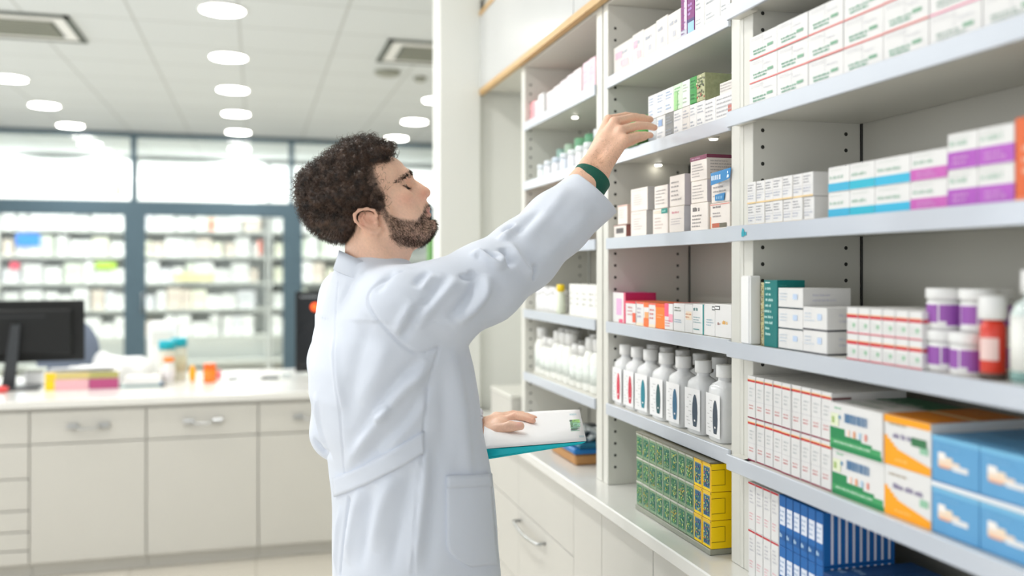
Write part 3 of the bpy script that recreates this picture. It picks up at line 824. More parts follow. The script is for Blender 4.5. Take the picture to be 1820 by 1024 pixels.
# beard, brows
M_beard = mat('beard_brown', (58, 42, 33), .55, var=.35, scale=120)
def area_strands(mask, n, length, r, dirf, name, m, parent=man, curl=.0008):
    pr = mask/mask.sum(); idx = rng.choice(len(BV), n, p=pr)
    t1 = rng.normal(size=(n, 3))*.0011
    d = BN[idx]*.5+dirf+rng.normal(size=(n, 3))*.22
    return attach(strands(BV[idx]+t1-BN[idx]*.0015, d, length, r, curl, 4, m, name, rng, turns=.5), name, parent=parent)
bmk = bm_*inhead*(BN @ BN[0] > -2)
area_strands(bmk**1.1, 7500, .0062, .00026, HU*.15-UPV*.55, 'beard', M_beard)
px, py, w_ = hloc(BV)
t = np.clip((px-700)/28, 0, 1); yb = 329-t*20.5
brow = np.exp(-((py-yb)/(1.6+2.0*t))**2)*(px > 699)*(px < 731)*inhead*((w_ > 9) & (w_ < 52))
area_strands(brow**2, 900, .0075, .00036, HU*-.5-UPV*.1, 'eyebrows', mat('brow_hair', (34, 24, 20), .6, var=.1))
lash = np.exp(-((py-334.5+(717-px)*.35)/1.3)**2)*(px > 707)*(px < 726)*inhead*((w_ > 20) & (w_ < 46))
area_strands(lash**2, 260, .006, .00030, HU*.7+UPV*-.15, 'eyelashes', _M[('brow_hair',)], curl=.0004)
# arm hair on the back of the right hand and wrist
ah = np.exp(-(seg_dist(BV, P(1046, 302, 2.03), P(1086, 262, 2.07))/.020)**2)*((BN @ (-FWD)) > .2)
area_strands(ah, 420, .009, .00016, RGT*.2-UPV*.6, 'wrist_hair', mat('arm_hair', (120, 84, 58), .6, var=.1), curl=.0015)

# ---- coat
def lerp_tab(z, tab):
    zs = [t[0] for t in tab]; return [np.interp(z, zs, [t[i] for t in tab]) for i in range(1, len(tab[0]))]
#     z     px(centre)  half width seen  lateral half
tabpx = [(1024+330, 742, 168, .215), (1160, 741, 155, .205), (1024, 738, 146, .195), (940, 735, 144, .192), (870, 731, 140, .187), (820, 725, 139, .185), (760, 709, 144, .188),
         (700, 698, 147, .195), (650, 693, 144, .203), (600, 689, 136, .210), (560, 683, 124, .212), (530, 677, 111, .205), (505, 672, 96, .180), (485, 668, 80, .135), (468, 664, 66, .095), (455, 662, 55, .07)]
tab = []
for y, c, hw, bb in tabpx:
    z = 1.5-(y-478)/FPX*1.9; h = hw/FPX*1.9; a2 = (h*h-(bb*math.sin(PH))**2)/math.cos(PH)**2
    cc = cen(c, 0); tab.append((z, cc[0], cc[1], math.sqrt(max(a2, .03**2)), bb))
tab.sort()
zlo, zhi = tab[0][0]+.02, tab[-1][0]
def coat_body(p):
    cx, cy, a, bb = lerp_tab(p[:, 2], tab)
    q = p-np.stack([cx, cy, p[:, 2]], 1); x = q @ BF; y = q @ BR
    e = 2.3
    k0 = (np.abs(x/a)**e+np.abs(y/bb)**e)**(1/e)
    d = (k0-1)*np.minimum(a, bb)*.95
    return np.maximum(np.maximum(d, zlo-p[:, 2]), p[:, 2]-zhi)
ct = SDF(); ct.fn(coat_body, 0)
cuffR = P(1058, 342, 2.055)
armR = [P(718, 545, 1.775), P(785, 540, 1.80), P(860, 504, 1.85), P(930, 454, 1.925), P(990, 398, 1.99), cuffR+(cuffR-P(990, 398, 1.99))*.5]
ct.chain(armR, [.082, .083, .080, .073, .069, .0655], .030)
nR = (cuffR-P(990, 398, 1.99)); nR /= np.linalg.norm(nR)
nR2 = RGT*.665+UPV*.745; nR2 = nR2/np.linalg.norm(nR2)
def rightonly(p): return np.maximum((p-cuffR) @ nR2, .25-np.sqrt(((p-cuffR)**2).sum(1))*1.0-.0)
ct.fn(lambda p: np.where(np.sqrt(((p-cuffR)**2).sum(1)) < .16, -((p-cuffR) @ nR2), 1.0), .003, 's')
ct.cap(cuffR-nR*.10, cuffR+nR*.12, .045, .063, .003, 's')
# left sleeve
elS = P(604, 766, 2.09); cuL = P(838, 766, 2.10)
ct.chain([P(626, 530, 2.03), P(605, 640, 2.09), elS], [.072, .068, .066], .03)
ct.chain([elS, P(720, 770, 2.12), cuL], [.064, .060, .052], .02)
nL = (cuL-elS)/np.linalg.norm(cuL-elS)
ct.cap(cuL-nL*.02, cuL+nL*.10, .042, .046, .003, 's')
CV, CF = surface(ct, (-.55, 1.2, .3), (1.1, 2.75, 1.65), .0042, relax=2)
CN = normals(CV, CF)
camv = np.array((0, 0, CAMZ))
def raymarch(sdf, px, py, t0=1.2, t1=2.6):
    d = P(px, py, 1.0)-camv; L = np.linalg.norm(d); d = d/L; t = t0
    for _ in range(160):
        v = sdf.ev((camv+d*t)[None])[0]
        if v < .0004: return camv+d*t
        t += max(v*.7, .0006)
        if t > t1: return None
    return None
def crv(pts, n=5):
    out = []
    for q in smoothpath(pts, n):
        r = raymarch(ct, q[0], q[1])
        if r is not None: out.append(r)
    return out
folds = [  # (points in the photo, height, width)
    # sleeve: creases fanning from the shoulder and the armpit
    ([(764, 482), (748, 496), (739, 512)], -.0045, .008), ([(772, 486), (757, 503), (746, 520)], .0035, .008),
    ([(812, 492), (790, 520), (762, 550), (738, 580)], .0055, .011), ([(800, 488), (775, 520), (745, 556)], -.0045, .010),
    ([(735, 535), (715, 570), (703, 594)], .004, .010), ([(750, 548), (728, 580), (712, 606)], -.004, .010),
    ([(866, 487), (860, 520), (838, 548), (812, 570)], .0065, .010), ([(850, 486), (842, 515), (820, 545), (796, 566)], -.006, .011),
    ([(822, 486), (826, 492), (838, 490), (845, 480)], -.005, .008),
    ([(838, 458), (852, 450), (868, 462), (884, 472), (891, 462), (886, 446)], .0085, .009), ([(858, 446), (872, 455), (880, 462)], -.007, .007),
    ([(893, 440), (903, 458), (914, 474)], -.007, .010), ([(905, 430), (918, 456), (934, 478), (948, 492)], .006, .010),
    ([(950, 470), (949, 484), (945, 496)], -.006, .008), ([(925, 395), (905, 415), (890, 428)], .006, .010), ([(912, 398), (896, 412)], -.008, .008),
    ([(960, 372), (930, 400), (912, 418)], -.005, .012), ([(1010, 330), (985, 365), (955, 400), (925, 430)], .003, .014),
    ([(1060, 372), (1020, 410), (980, 450), (930, 490)], .003, .016), ([(880, 500), (850, 540), (800, 580)], .003, .015),
    # shoulder and collar
    ([(700, 478), (684, 496), (668, 520)], -.004, .010), ([(640, 468), (622, 500), (604, 540)], -.003, .012),
    # back: long diagonal drapes from the armpit
    ([(762, 640), (742, 668), (715, 690), (668, 748), (640, 790), (612, 838)], .0075, .014),
    ([(750, 636), (722, 664), (690, 704), (650, 760), (622, 800)], -.0055, .014),
    ([(770, 650), (756, 700), (722, 752), (675, 795), (640, 822)], -.005, .014),
    ([(760, 690), (745, 730), (712, 772), (672, 806)], .0055, .012),
    ([(664, 742), (676, 738), (690, 722)], .006, .009),
    ([(655, 560), (640, 620), (622, 700), (618, 760)], -.003, .020), ([(690, 600), (672, 660), (640, 720)], .003, .018),
    ([(592, 600), (598, 660), (606, 730)], .003, .012),
    # skirt of the coat
    ([(640, 868), (626, 930), (618, 1000)], .005, .014), ([(662, 862), (650, 930), (640, 1010)], -.004, .014),
    ([(700, 846), (678, 900), (662, 980)], .005, .016), ([(735, 826), (722, 880), (704, 960), (694, 1020)], -.004, .015),
    ([(756, 800), (752, 870), (742, 950), (734, 1020)], .005, .012), ([(776, 760), (774, 850), (768, 940), (760, 1020)], -.003, .014),
    ([(800, 620), (815, 700), (828, 790), (836, 850)], .004, .018), ([(782, 650), (790, 740), (792, 830)], -.003, .016),
    ([(606, 900), (600, 960), (598, 1020)], .004, .010),
    ([(560, 700), (570, 760), (584, 800)], .004, .010), ([(556, 780), (572, 800), (590, 812)], -.005, .008),
]
D_ = np.zeros(len(CV))
seams = [([(716, 481), (690, 490), (668, 506), (654, 526), (660, 553), (691, 591), (726, 621), (748, 628), (780, 617)], -.0022, .0026),
         ([(780, 619), (766, 665), (756, 730), (753, 768)], -.0022, .0026), ([(751, 806), (742, 880), (733, 1018)], -.0022, .0026),
         ([(600, 500), (596, 570), (598, 660), (606, 760), (612, 850)], -.0016, .0026), ([(618, 888), (612, 940), (606, 1020)], -.004, .0040)]
for pts, a, wd in folds+seams:
    c = crv(pts)
    if len(c) < 2: continue
    c = [np.array(q) for q in c]
    lo = np.min(c, 0)-4*wd; hi = np.max(c, 0)+4*wd
    m = np.where(((CV > lo) & (CV < hi)).all(1))[0]
    if not len(m): continue
    pm = CV[m]
    dist = np.full(len(m), 1e3); tt = np.zeros(len(m)); n_ = len(c)-1
    for i in range(n_):
        ba = c[i+1]-c[i]; h = np.clip(((pm-c[i]) @ ba)/max(ba @ ba, 1e-12), 0, 1); dd = np.sqrt(((pm-c[i]-h[:, None]*ba)**2).sum(1))
        u = dd < dist; dist[u] = dd[u]; tt[u] = (i+h[u])/n_
    ends = 1.0 if wd < .005 else np.clip(np.minimum(tt, 1-tt)*4, 0, 1)**.7
    D_[m] += a*np.exp(-(dist/wd)**2)*ends
big = nz_(CV, 9, 3)*.0045*(CV[:, 2] < 1.40)
CV = CV+CN*(D_*1.9+big)[:, None]
mcoat = bpy.data.materials.new('coat_cotton'); mcoat.use_nodes = True; nt = mcoat.node_tree; b = nt.nodes['Principled BSDF']
tc = nt.nodes.new('ShaderNodeTexCoord'); nz = nt.nodes.new('ShaderNodeTexNoise'); nz.inputs['Scale'].default_value = 900; nt.links.new(tc.outputs['Object'], nz.inputs['Vector'])
nb2 = nt.nodes.new('ShaderNodeTexNoise'); nb2.inputs['Scale'].default_value = 14; nb2.inputs['Detail'].default_value = 3; nt.links.new(tc.outputs['Object'], nb2.inputs['Vector'])
bp = nt.nodes.new('ShaderNodeBump'); bp.inputs['Strength'].default_value = .10; bp.inputs['Distance'].default_value = .0006; nt.links.new(nz.outputs['Fac'], bp.inputs['Height'])
bp2 = nt.nodes.new('ShaderNodeBump'); bp2.inputs['Strength'].default_value = .35; bp2.inputs['Distance'].default_value = .006; nt.links.new(nb2.outputs['Fac'], bp2.inputs['Height']); nt.links.new(bp.outputs['Normal'], bp2.inputs['Normal']); nt.links.new(bp2.outputs['Normal'], b.inputs['Normal'])
b.inputs['Base Color'].default_value = (*hexc(214, 220, 231), 1); b.inputs['Roughness'].default_value = .75; b.inputs['Sheen Weight'].default_value = .15
coatme = np_mesh('lab_coat', CV, CF, [mcoat])
bvh = BVHTree.FromPolygons([Vector(v) for v in CV], [tuple(f) for f in CF])
coat = attach(coatme, 'lab_coat', label='white cotton lab coat')
def hitcoat(px, py):
    d = Vector(P(px, py, 1.0)-camv).normalized(); h = bvh.ray_cast(Vector(camv), d, 3.0); return h[0], h[1]
def patch(quadgrid, th, name, lift=.0015, parent=coat, stitch=None):
    """quadgrid: rows of (px,py) lying over the coat; becomes a sewn-on piece of cloth"""
    R_, Cn = len(quadgrid), len(quadgrid[0]); top = []; ok = True
    pts = []; nrm = []
    for row in quadgrid:
        for q in row:
            h, n = hitcoat(*q)
            if h is None: h, n = (pts[-1] if pts else Vector((0, 0, 0))), (nrm[-1] if nrm else Vector((0, 0, 1)))
            pts.append(h); nrm.append(n)
    P0 = np.array([tuple(p) for p in pts]).reshape(R_, Cn, 3); N0 = np.array([tuple(p) for p in nrm]).reshape(R_, Cn, 3)
    for _ in range(3):
        for A in (N0, P0):
            B2 = A.copy(); B2[1:-1, 1:-1] = (A[:-2, 1:-1]+A[2:, 1:-1]+A[1:-1, :-2]+A[1:-1, 2:])/4; A[:] = B2 if A is N0 else A*.6+B2*.4
    N0 /= np.linalg.norm(N0, axis=2)[..., None]
    T = P0+N0*(lift+th); Bt = P0-N0*.004
    V = np.concatenate([T.reshape(-1, 3), Bt.reshape(-1, 3)]); off = R_*Cn; F = []
    for i in range(R_-1):
        for j in range(Cn-1):
            a, b_, c, d = i*Cn+j, i*Cn+j+1, (i+1)*Cn+j+1, (i+1)*Cn+j
            F.append((a, d, c, b_)); F.append((off+a, off+b_, off+c, off+d))
    ring = [j for j in range(Cn)]+[i*Cn+Cn-1 for i in range(1, R_)]+[(R_-1)*Cn+j for j in range(Cn-2, -1, -1)]+[i*Cn for i in range(R_-2, 0, -1)]
    for a, b_ in zip(ring, ring[1:]+ring[:1]): F.append((a, b_, off+b_, off+a))
    return attach(np_mesh(name, V, np.array(F), [mcoat]), name, parent=parent)
def coons(top, bot, nr, nc):
    g = []
    t_ = [np.array(p, float) for p in smoothpath(top, 8)]; b_ = [np.array(p, float) for p in smoothpath(bot, 8)]
    f = lambda L_, u: L_[min(int(u*(len(L_)-1)), len(L_)-2)]*(1-(u*(len(L_)-1)-min(int(u*(len(L_)-1)), len(L_)-2)))+L_[min(int(u*(len(L_)-1)), len(L_)-2)+1]*(u*(len(L_)-1)-min(int(u*(len(L_)-1)), len(L_)-2))
    for i in range(nr):
        v = i/(nr-1); g.append([tuple(f(t_, j/(nc-1))*(1-v)+f(b_, j/(nc-1))*v) for j in range(nc)])
    return g
patch(coons([(594, 849), (640, 830), (700, 798), (751, 767)], [(597, 883), (645, 864), (705, 834), (753, 805)], 6, 30), .0035, 'back_belt')
# pocket: rounded at its lower corner
pk = []
for i in range(22):
    v = i/21
    yl = 846+v*162; 
    xl = 793 if v < .72 else 793+42*((v-.72)/.28)**2.2
    xr = 868+14*v; yr = 844+v*160
    if v > .85: pass
    pk.append([(xl+(xr-xl)*j/15, yl+(yr-yl)*j/15) for j in range(16)])
patch(pk, .0040, 'pocket')
patch(coons([(793, 845), (830, 844), (869, 842)], [(793, 868), (831, 867), (871, 865)], 4, 14), .0055, 'pocket_hem')
# ---- collar: fold-down band round the neck
cn = P(664, 470, 1.885)
def collar():
    n = 72; V = []; F = []
    rows = [(-.010, 1.00, .0), (.0, 1.06, .0), (.004, 1.13, .0), (-.010, 1.20, 1), (-.030, 1.32, 1), (-.032, 1.28, 1), (-.012, 1.12, 1), (-.020, 1.02, 0)]
    for k, (dz, s_, fl) in enumerate(rows):
        for i in range(n+1):
            a = -PI*.90+2*PI*.90*i/n            # 0 = back
            back = math.cos(a)                   # 1 at the nape, -1 in front
            zt_ = 1.5045+.030*back-.012*(1-back)*.5
            rf, rr_ = .064, .064
            fw = -math.cos(a)*(rf*s_)+.004*(1-back); rt_ = math.sin(a)*(rr_*s_)*1.02
            ddz = dz*(1.15 if dz < 0 else 1)
            p = cn+HU*(fw+.002)+HW*rt_; p = p.copy(); p[2] = zt_+ddz
            V.append(p)
    m = n+1; R_ = len(rows)
    for k in range(R_):
        k2 = (k+1) % R_
        for i in range(n): F.append((k*m+i, k*m+i+1, k2*m+i+1, k2*m+i))
    return np.array(V), np.array(F)
Vc, Fc = collar(); cme = np_mesh('collar', Vc, Fc, [mcoat]); bmx = bmesh.new(); bmx.from_mesh(cme); bmesh.ops.holes_fill(bmx, edges=bmx.edges, sides=12); bmesh.ops.recalc_face_normals(bmx, faces=bmx.faces); bmx.to_mesh(cme); bmx.free()
attach(cme, 'collar', parent=coat)
# ---- green shirt cuff, shirt neck
M_shirt = mat('dark_green_shirt', (14, 88, 72), .7, var=.05, bump=.2, bscale=700)
def ringtube(c, n, r0, r1, L_, th, name, sx=1.0):
    m = MB(); m.lathe([(r0, 0), (r1, L_), (r1-.001, L_+.0015), (r1-th, L_), (r0-th, 0)], M_shirt, n=36, sx=sx)
    z = Vector(n).normalized(); x = z.cross(Vector(FWD)).normalized(); y = z.cross(x); R_ = Matrix((x, y, z)).transposed()
    me = m.mesh(name, True); me.transform(Matrix.Translation(Vector(c)) @ R_.to_4x4()); return attach(me, name)
wv = P(1050, 317, 2.06)
ringtube(P(1025, 358, 2.03), P(1051, 318, 2.058)-P(1025, 358, 2.03), .0385, .0395, np.linalg.norm(P(1055, 314, 2.058)-P(1025, 358, 2.03)), .002, 'shirt_cuff', 1.12)
ringtube(P(826, 765, 2.10), P(858, 763, 2.10)-P(826, 765, 2.10), .034, .033, np.linalg.norm(P(854, 763, 2.10)-P(826, 765, 2.10)), .002, 'shirt_cuff')
# ---- trousers and shoes
M_trs = mat('navy_trousers', (44, 48, 60), .8, var=.05, bump=.2, bscale=500); M_shoe = mat('black_shoe_leather', (28, 26, 26), .35, var=.05)
tr_ = SDF()
for hp, kn, an in ((hipR, knR, anR), (hipL, knL, anL)): tr_.chain([hp-(BF*.02), kn, an+(0, 0, .0)], [.088, .072, .062], .04)
tr_.ell(cen(728, .95), (.105, .140, .11), .04, TB)
tr_.fn(lambda p: p[:, 2]-.06, .0, 's') if False else None
for an in (anR, anL): tr_.cap(an+(0, 0, -.2), an+(0, 0, -.045), .1, .09, .004, 's')
V_, F_ = surface(tr_, (-.3, 1.3, 0), (.9, 2.6, 1.2), .010, relax=2); attach(np_mesh('trousers', V_, F_, [M_trs]), 'trousers')
for an in (anR, anL):
    s_ = SDF(); s_.ell(an+BF*-.005+(0, 0, -.035), (.055, .042, .055), 0, TB); s_.cap(an+BF*-.02+(0, 0, -.05), an+BF*.17+(0, 0, -.055), .044, .040, .03)
    s_.fn(lambda p: p[:, 2]-.002, 0, 's')
    V_, F_ = surface(s_, an-.35, an+.35, .007, relax=1); attach(np_mesh('shoe', V_, F_, [M_shoe]), 'shoe')

# ================================================================= SHEET OF PAPER AND FOLDER IN HIS LEFT HAND
n0 = P(863, 797, 1.93); n1 = P(1042, 783, 1.975); f1 = P(1030, 728, 2.17)
f0 = n0+(f1-n1)
n0x = n0-(n1-n0)*.03; f0x = f0-(n1-n0)*.03
pc = (n0x+n1+f1+f0x)/4
U_ = (n1-n0x); W_ = (f1-n1); Nn = np.cross(U_, W_); Nn /= np.linalg.norm(Nn)
def plate(a, b, c, d, th, m, name, nseg=10, bend=0, **k):
    V = []; 
    for i in range(nseg+1):
        t = i/nseg
        for j in range(nseg+1):
            s_ = j/nseg
            p = a*(1-t)*(1-s_)+b*t*(1-s_)+c*t*s_+d*(1-t)*s_ + Nn*bend*math.sin(PI*t)*(s_)
            V.append(p)
    q = nseg+1; V = np.array(V); V = np.concatenate([V, V-Nn*th]); o = q*q; F = []
    for i in range(nseg):
        for j in range(nseg):
            a_ = i*q+j; F.append((a_, a_+q, a_+q+1, a_+1)); F.append((o+a_, o+a_+1, o+a_+q+1, o+a_+q))
    ring = [i*q for i in range(q)]+[(q-1)*q+j for j in range(1, q)]+[i*q+q-1 for i in range(q-2, -1, -1)]+[j for j in range(q-2, 0, -1)]
    for a_, b_ in zip(ring, ring[1:]+ring[:1]): F.append((a_, o+a_, o+b_, b_))
    V = V-pc
    return np_mesh(name, V, np.array(F), [m], smooth=False)
M_paper = mat('white_paper', (250, 250, 250), .6, var=0); M_teal = mat('teal_folder', (0, 192, 204), .4, var=.03)
dn = np.array((0, 0, -1.0))
pap = inst(plate(n0x, n1, f1, f0x, .0012, M_paper, 'paper_sheet', bend=.003), 'paper_sheet', tuple(pc), label='white printed sheet with a small green chart under his left hand', cat='paper')
pm = MB()
def onp(u, v, h=.0006): return tuple(n0x+U_*u+W_*v+Nn*(h+.003*math.sin(PI*u)*v)-pc)
def mark(u0, u1, v0, v1, c): pm.quad([onp(u0, v0), onp(u1, v0), onp(u1, v1), onp(u0, v1)], cmat(c))
rr = random.Random(3)
for q in range(26):
    v = .30+.36*q/26; u = .865+.01*rr.random(); L_ = .06+.05*rr.random()
    mark(u, u+L_, v, v+.009, rr.choice([(40, 120, 90), (90, 160, 80), (150, 205, 150), (40, 90, 80), (150, 190, 200)]))
mark(.90, .975, .56, .66, (168, 214, 120)); mark(.90, .97, .42, .54, (170, 215, 195))
for q in range(6): mark(.885+.012*q, .893+.012*q, .80, .86, (190, 214, 220))
for q in range(5): mark(.94+.01*q, .947+.01*q, .10, .15, (190, 214, 220))
pm.build('printed_chart', pap, label='green printed chart on the paper')
lowl = n0x+dn*.0215; 
fo = inst(plate(n0x+dn*.020+Nn*-.002, n1+dn*.0045+(n0-n1)*.06, f1+dn*.004+(n0-n1)*.06, f0x+dn*.01, .003, M_teal, 'folder'), 'document_folder', tuple(pc), label='teal folder opened beneath the white sheet in his left hand', cat='folder')
fl = inst(plate(n0x-Nn*.0016+dn*.0008, n1-Nn*.0016+dn*.0008, n1+dn*.006+(n0-n1)*.05, n0x+dn*.0195, .0008, M_teal, 'folder_flap', nseg=4), 'front_flap', parent=fo)
# ================================================================= PRODUCTS ON THE SHELVES
rp_ = random.Random(21)
GRY = (150, 152, 156); LGRY = (190, 192, 196)
class Carton:
    """a folded-card box; front looks at the aisle (-X), side looks down the shelf (-Y)"""
    def __init__(s, dx, dy, dz, base=M_carton, bev=.0008, faces=None):
        s.dx, s.dy, s.dz = dx, dy, dz; s.mb = MB(); s.n = 0
        s.mb.box(-dx/2, dx/2, -dy/2, dy/2, 0, dz, base, b=bev)
    def q(s, face, u0, v0, u1, v1, c, lift=.0004):
        m = c if not isinstance(c, tuple) else cmat(c)
        s.n += 1; dx, dy, dz = s.dx/2, s.dy/2, s.dz; e = lift-.0001+min(s.n, 60)*.000012
        if face == 'f': P_ = lambda u, v: (-dx-e, dy-2*dy*u, dz*v)
        elif face == 's': P_ = lambda u, v: (-dx+2*dx*u, -dy-e, dz*v)
        elif face == 't': P_ = lambda u, v: (-dx+2*dx*v, dy-2*dy*u, dz+e)
        s.mb.quad([P_(u0, v0), P_(u1, v0), P_(u1, v1), P_(u0, v1)], m); return s
    def text(s, face, u0, v0, u1, v1, rows, c, fill=.55, lift=.0005):
        W = {'f': s.dy, 's': s.dx, 't': s.dy}[face]; Hh = {'f': s.dz, 's': s.dz, 't': s.dx}[face]
        rh = (v1-v0)/rows; ch = rh*Hh*fill/W*.62
        for r in range(rows):
            u = u0; v = v1-rh*(r+1)+rh*(1-fill)/2; end = u0+(u1-u0)*rp_.uniform(.6, 1)
            while u < end:
                n = rp_.randint(2, 6)
                for k in range(n):
                    w_ = ch*rp_.uniform(.55, .9)
                    if u+w_ > end: break
                    hh_ = rh*fill*rp_.choice([1, .75, .75, .9])
                    s.q(face, u, v, u+w_*.8, v+hh_, c, lift); u += w_+ch*.18
                u += ch*.7
        return s
    def mesh(s, name): return s.mb.mesh(name)
def put(me, name, X, Y, Z, label, cat, group=None, rz=0): return inst(me, name, (X, Y, Z+.0006), rz, None, label, cat, group)
BX1 = .940   # face line of the goods in the first bay
BX2 = .968
LAY = {2: ['bottom', 'top'], 3: ['bottom', 'middle', 'top'], 1: ['only']}

# ---- FIRST BAY ------------------------------------------------------------
# top shelf in view: three layers of white cartons, red line, green print
def redgreen(seed, pink=False, w=.1):
    c = Carton(.13, w-.001, .0455)
    c.q('f', .0, .0, 1, .045, (214, 70, 74) if not pink else (232, 120, 170))
    c.q('f', .0, .045, 1, .075, (232, 200, 190))
    for k in range(2): c.text('f', .14+.02*k, .30-.13*k, .86, .42-.13*k, 1, (96, 160, 130) if not pink else (150, 175, 160), .75)
    c.q('f', .66, .33, .86, .45, (120, 168, 140))
    c.text('f', .08, .78, .6, .92, 2, LGRY, .35); c.q('f', .49, .45, .497, .95, LGRY); c.text('f', .55, .6, .9, .75, 1, (205, 206, 208), .4)
    return c.mesh('red_line_carton')
ra = [redgreen(i) for i in range(2)]; rb = redgreen(5, True)
for i in range(7):
    for j in range(3):
        me = rb if i >= 5 else ra[(i+j) % 2]
        put(me, 'medicine_carton', BX1+.065+rp_.uniform(0, .002), 1.562-.1005*i, SH[1]+.0462*j,
            '%s-lined white carton, %s from the post, %s layer, upper shelf of closest bay' % ('pink' if i >= 5 else 'red', ORD[i+1], LAY[3][j]), 'medicine box', 'white cartons with red lines on the upper shelf')
# second shelf: small white cartons, teal-banded, violet-banded, orange
def small_white(seed):
    c = Carton(.10, .0315, .0425)
    c.q('f', 0, 0, 1, .07, (236, 206, 150)); c.text('f', .1, .55, .92, .92, 3, GRY, .5); c.text('f', .1, .18, .9, .42, 2, (165, 175, 190), .5)
    c.q('f', 0, .07, .03, 1, (214, 210, 200)); c.q('f', .1, .46, .9, .475, LGRY); return c.mesh('small_white_carton')
sw = [small_white(i) for i in range(3)]
for i in range(7):
    for j in range(2):
        put(sw[(i+j) % 3], 'medicine_carton', BX1+.05+rp_.uniform(0, .003), 1.605-.0321*i, SH[2]+.0431*j,
            'small white carton with beige edge, %s from the post in the %s layer' % (ORD[i+1], LAY[2][j]), 'medicine box', 'small white cartons on the second shelf')
def banded(dy, dz, col, frac, text=(210, 214, 212), txt=None):
    c = Carton(.13, dy-.001, dz-.0006); c.q('f', 0, 0.03, 1, frac, col); c.q('s', 0, .03, 1, frac, col)
    c.text('f', .08, frac+.12, .8, frac+.34, 1, (170, 200, 180), .6); c.text('f', .1, .82, .85, .92, 1, text, .5)
    if txt: c.text('f', .2, frac*.25, .85, frac*.8, 2, txt, .6)
    return c.mesh('banded_carton')
ed = [yat(p, BX1) for p in (1472, 1510, 1555, 1618, 1684, 1738, 1803)]
bands = [((58, 176, 208), .36, .0435, 'teal'), ((40, 182, 204), .36, .0435, 'teal'), ((52, 178, 214), .36, .0435, 'teal'), ((196, 96, 182), .42, .0435, 'violet'), ((176, 84, 186), .50, .052, 'violet'), ((182, 88, 190), .50, .052, 'violet')]
nb = 0
for i, (col, fr_, hz, cn_) in enumerate(bands):
    dy = ed[i]-ed[i+1]; me = banded(dy, hz, col, fr_, txt=(222, 170, 222) if cn_ == 'violet' else None)
    where = ['beside the small white cartons', 'in the middle of the teal ones', 'next to the violet ones', 'next to the teal ones, shorter', 'in the middle of the violet ones', 'beside the orange carton'][i]
    for j in range(2):
        put(me, 'medicine_carton', BX1+.065, (ed[i]+ed[i+1])/2, SH[2]+hz*j, 'white carton with %s band, %s, %s layer' % (cn_, where, LAY[2][j]), 'medicine box', 'colour-banded cartons on the second shelf')
c = Carton(.14, .06, .108, mat('orange_card', (222, 104, 52), .5, var=.03)); c.q('f', .0, .0, 1, .06, (232, 130, 90)); c.text('f', .2, .3, .8, .7, 3, (240, 190, 160))
put(c.mesh('orange_carton'), 'medicine_carton', BX1+.07, ed[-1]-.031, SH[2], 'tall orange carton at the end of the violet-banded row', 'medicine box')
# a small blue tab mark on the lips
mb = MB(); mb.quad([(-.0008, .008, 0), (-.0008, -.002, .002), (-.0008, -.001, .014), (-.0008, .005, .018), (-.0008, .009, .008)], cmat((40, 160, 180)))
mb.box(-.0008, 0, -.009, -.003, .003, .010, cmat((40, 160, 180))); put(mb.mesh('shelf_sticker'), 'shelf_sticker', .9226, 1.60, SH[2]-.023, 'tiny teal sticker on the silver lip of the second shelf', 'sticker')
# third shelf
c = Carton(.026, .035, .135, M_white, bev=.003); c.q('f', .9, 0, .93, 1, LGRY)
put(c.mesh('slim_carton'), 'slim_carton', .9395, 1.603, SH[3], 'slim blank white carton standing upright at the post', 'box')
c = Carton(.03, .011, .122, mat('gold_card', (205, 196, 150), .4, var=.1))
for q in range(150): c.q('f', *(lambda u, v: (u, v, u+.22, v+.012))(rp_.uniform(0, .78), rp_.uniform(0, .98)), rp_.choice([(120, 110, 60), (236, 226, 160), (170, 150, 70), (90, 90, 60), (230, 230, 220)]))
put(c.mesh('patterned_carton'), 'slim_carton', BX1+.018, 1.5665, SH[3], 'very thin gold-speckled carton beside the tall teal one', 'box')
M_tealc = mat('teal_card', (0, 118, 116), .4, var=.04)
c = Carton(.06, .046, .127, M_tealc); 
for q in range(9): c.text('f', .12+.05*math.sin(q), .90-.085*q-.05, .78, .90-.085*q, 1, (200, 240, 234), .8)
c.q('f', .14, .955, .5, .97, (220, 244, 240)); c.text('s', .1, .3, .4, .95, 12, (60, 160, 156), .4)
put(c.mesh('teal_carton'), 'tall_carton', BX1+.03, 1.533, SH[3], 'tall dark teal carton with rows of white lettering', 'box')
def flat_white(dx, dy, dz, line=(70, 84, 92)):
    c = Carton(dx, dy, dz-.0008); c.q('f', 0, 0, 1, .06, line); c.q('s', 0, .0, 1, .06, line); c.text('f', .08, .35, .5, .8, 3, (206, 216, 226), .5); c.q('f', .62, .45, .8, .72, (190, 210, 236)); c.q('f', .33, .1, .336, .95, (216, 220, 226)); c.text('s', .2, .3, .7, .8, 2, (210, 212, 224), .4)
    return c.mesh('flat_white_carton')
ya, yb_, yc = yat(1383, BX1), yat(1427, BX1), yat(1470, BX1)
me = flat_white(.10, ya-yb_-.001, .038)
for j in range(3): put(me, 'medicine_carton', BX1+.05, (ya+yb_)/2, SH[3]+.038*j, 'flat white carton with dark edge line beside the teal carton, %s of three' % LAY[3][j], 'medicine box', 'stack of three flat white cartons')
me = flat_white(.12, yb_-yc-.001, .041, (60, 62, 72))
for j in range(2): put(me, 'medicine_carton', BX1+.06, (yb_+yc)/2, SH[3]+.041*j, 'flat white carton with dark bottom line in the shorter pair, %s one' % LAY[2][j], 'medicine box', 'pair of flat white cartons')
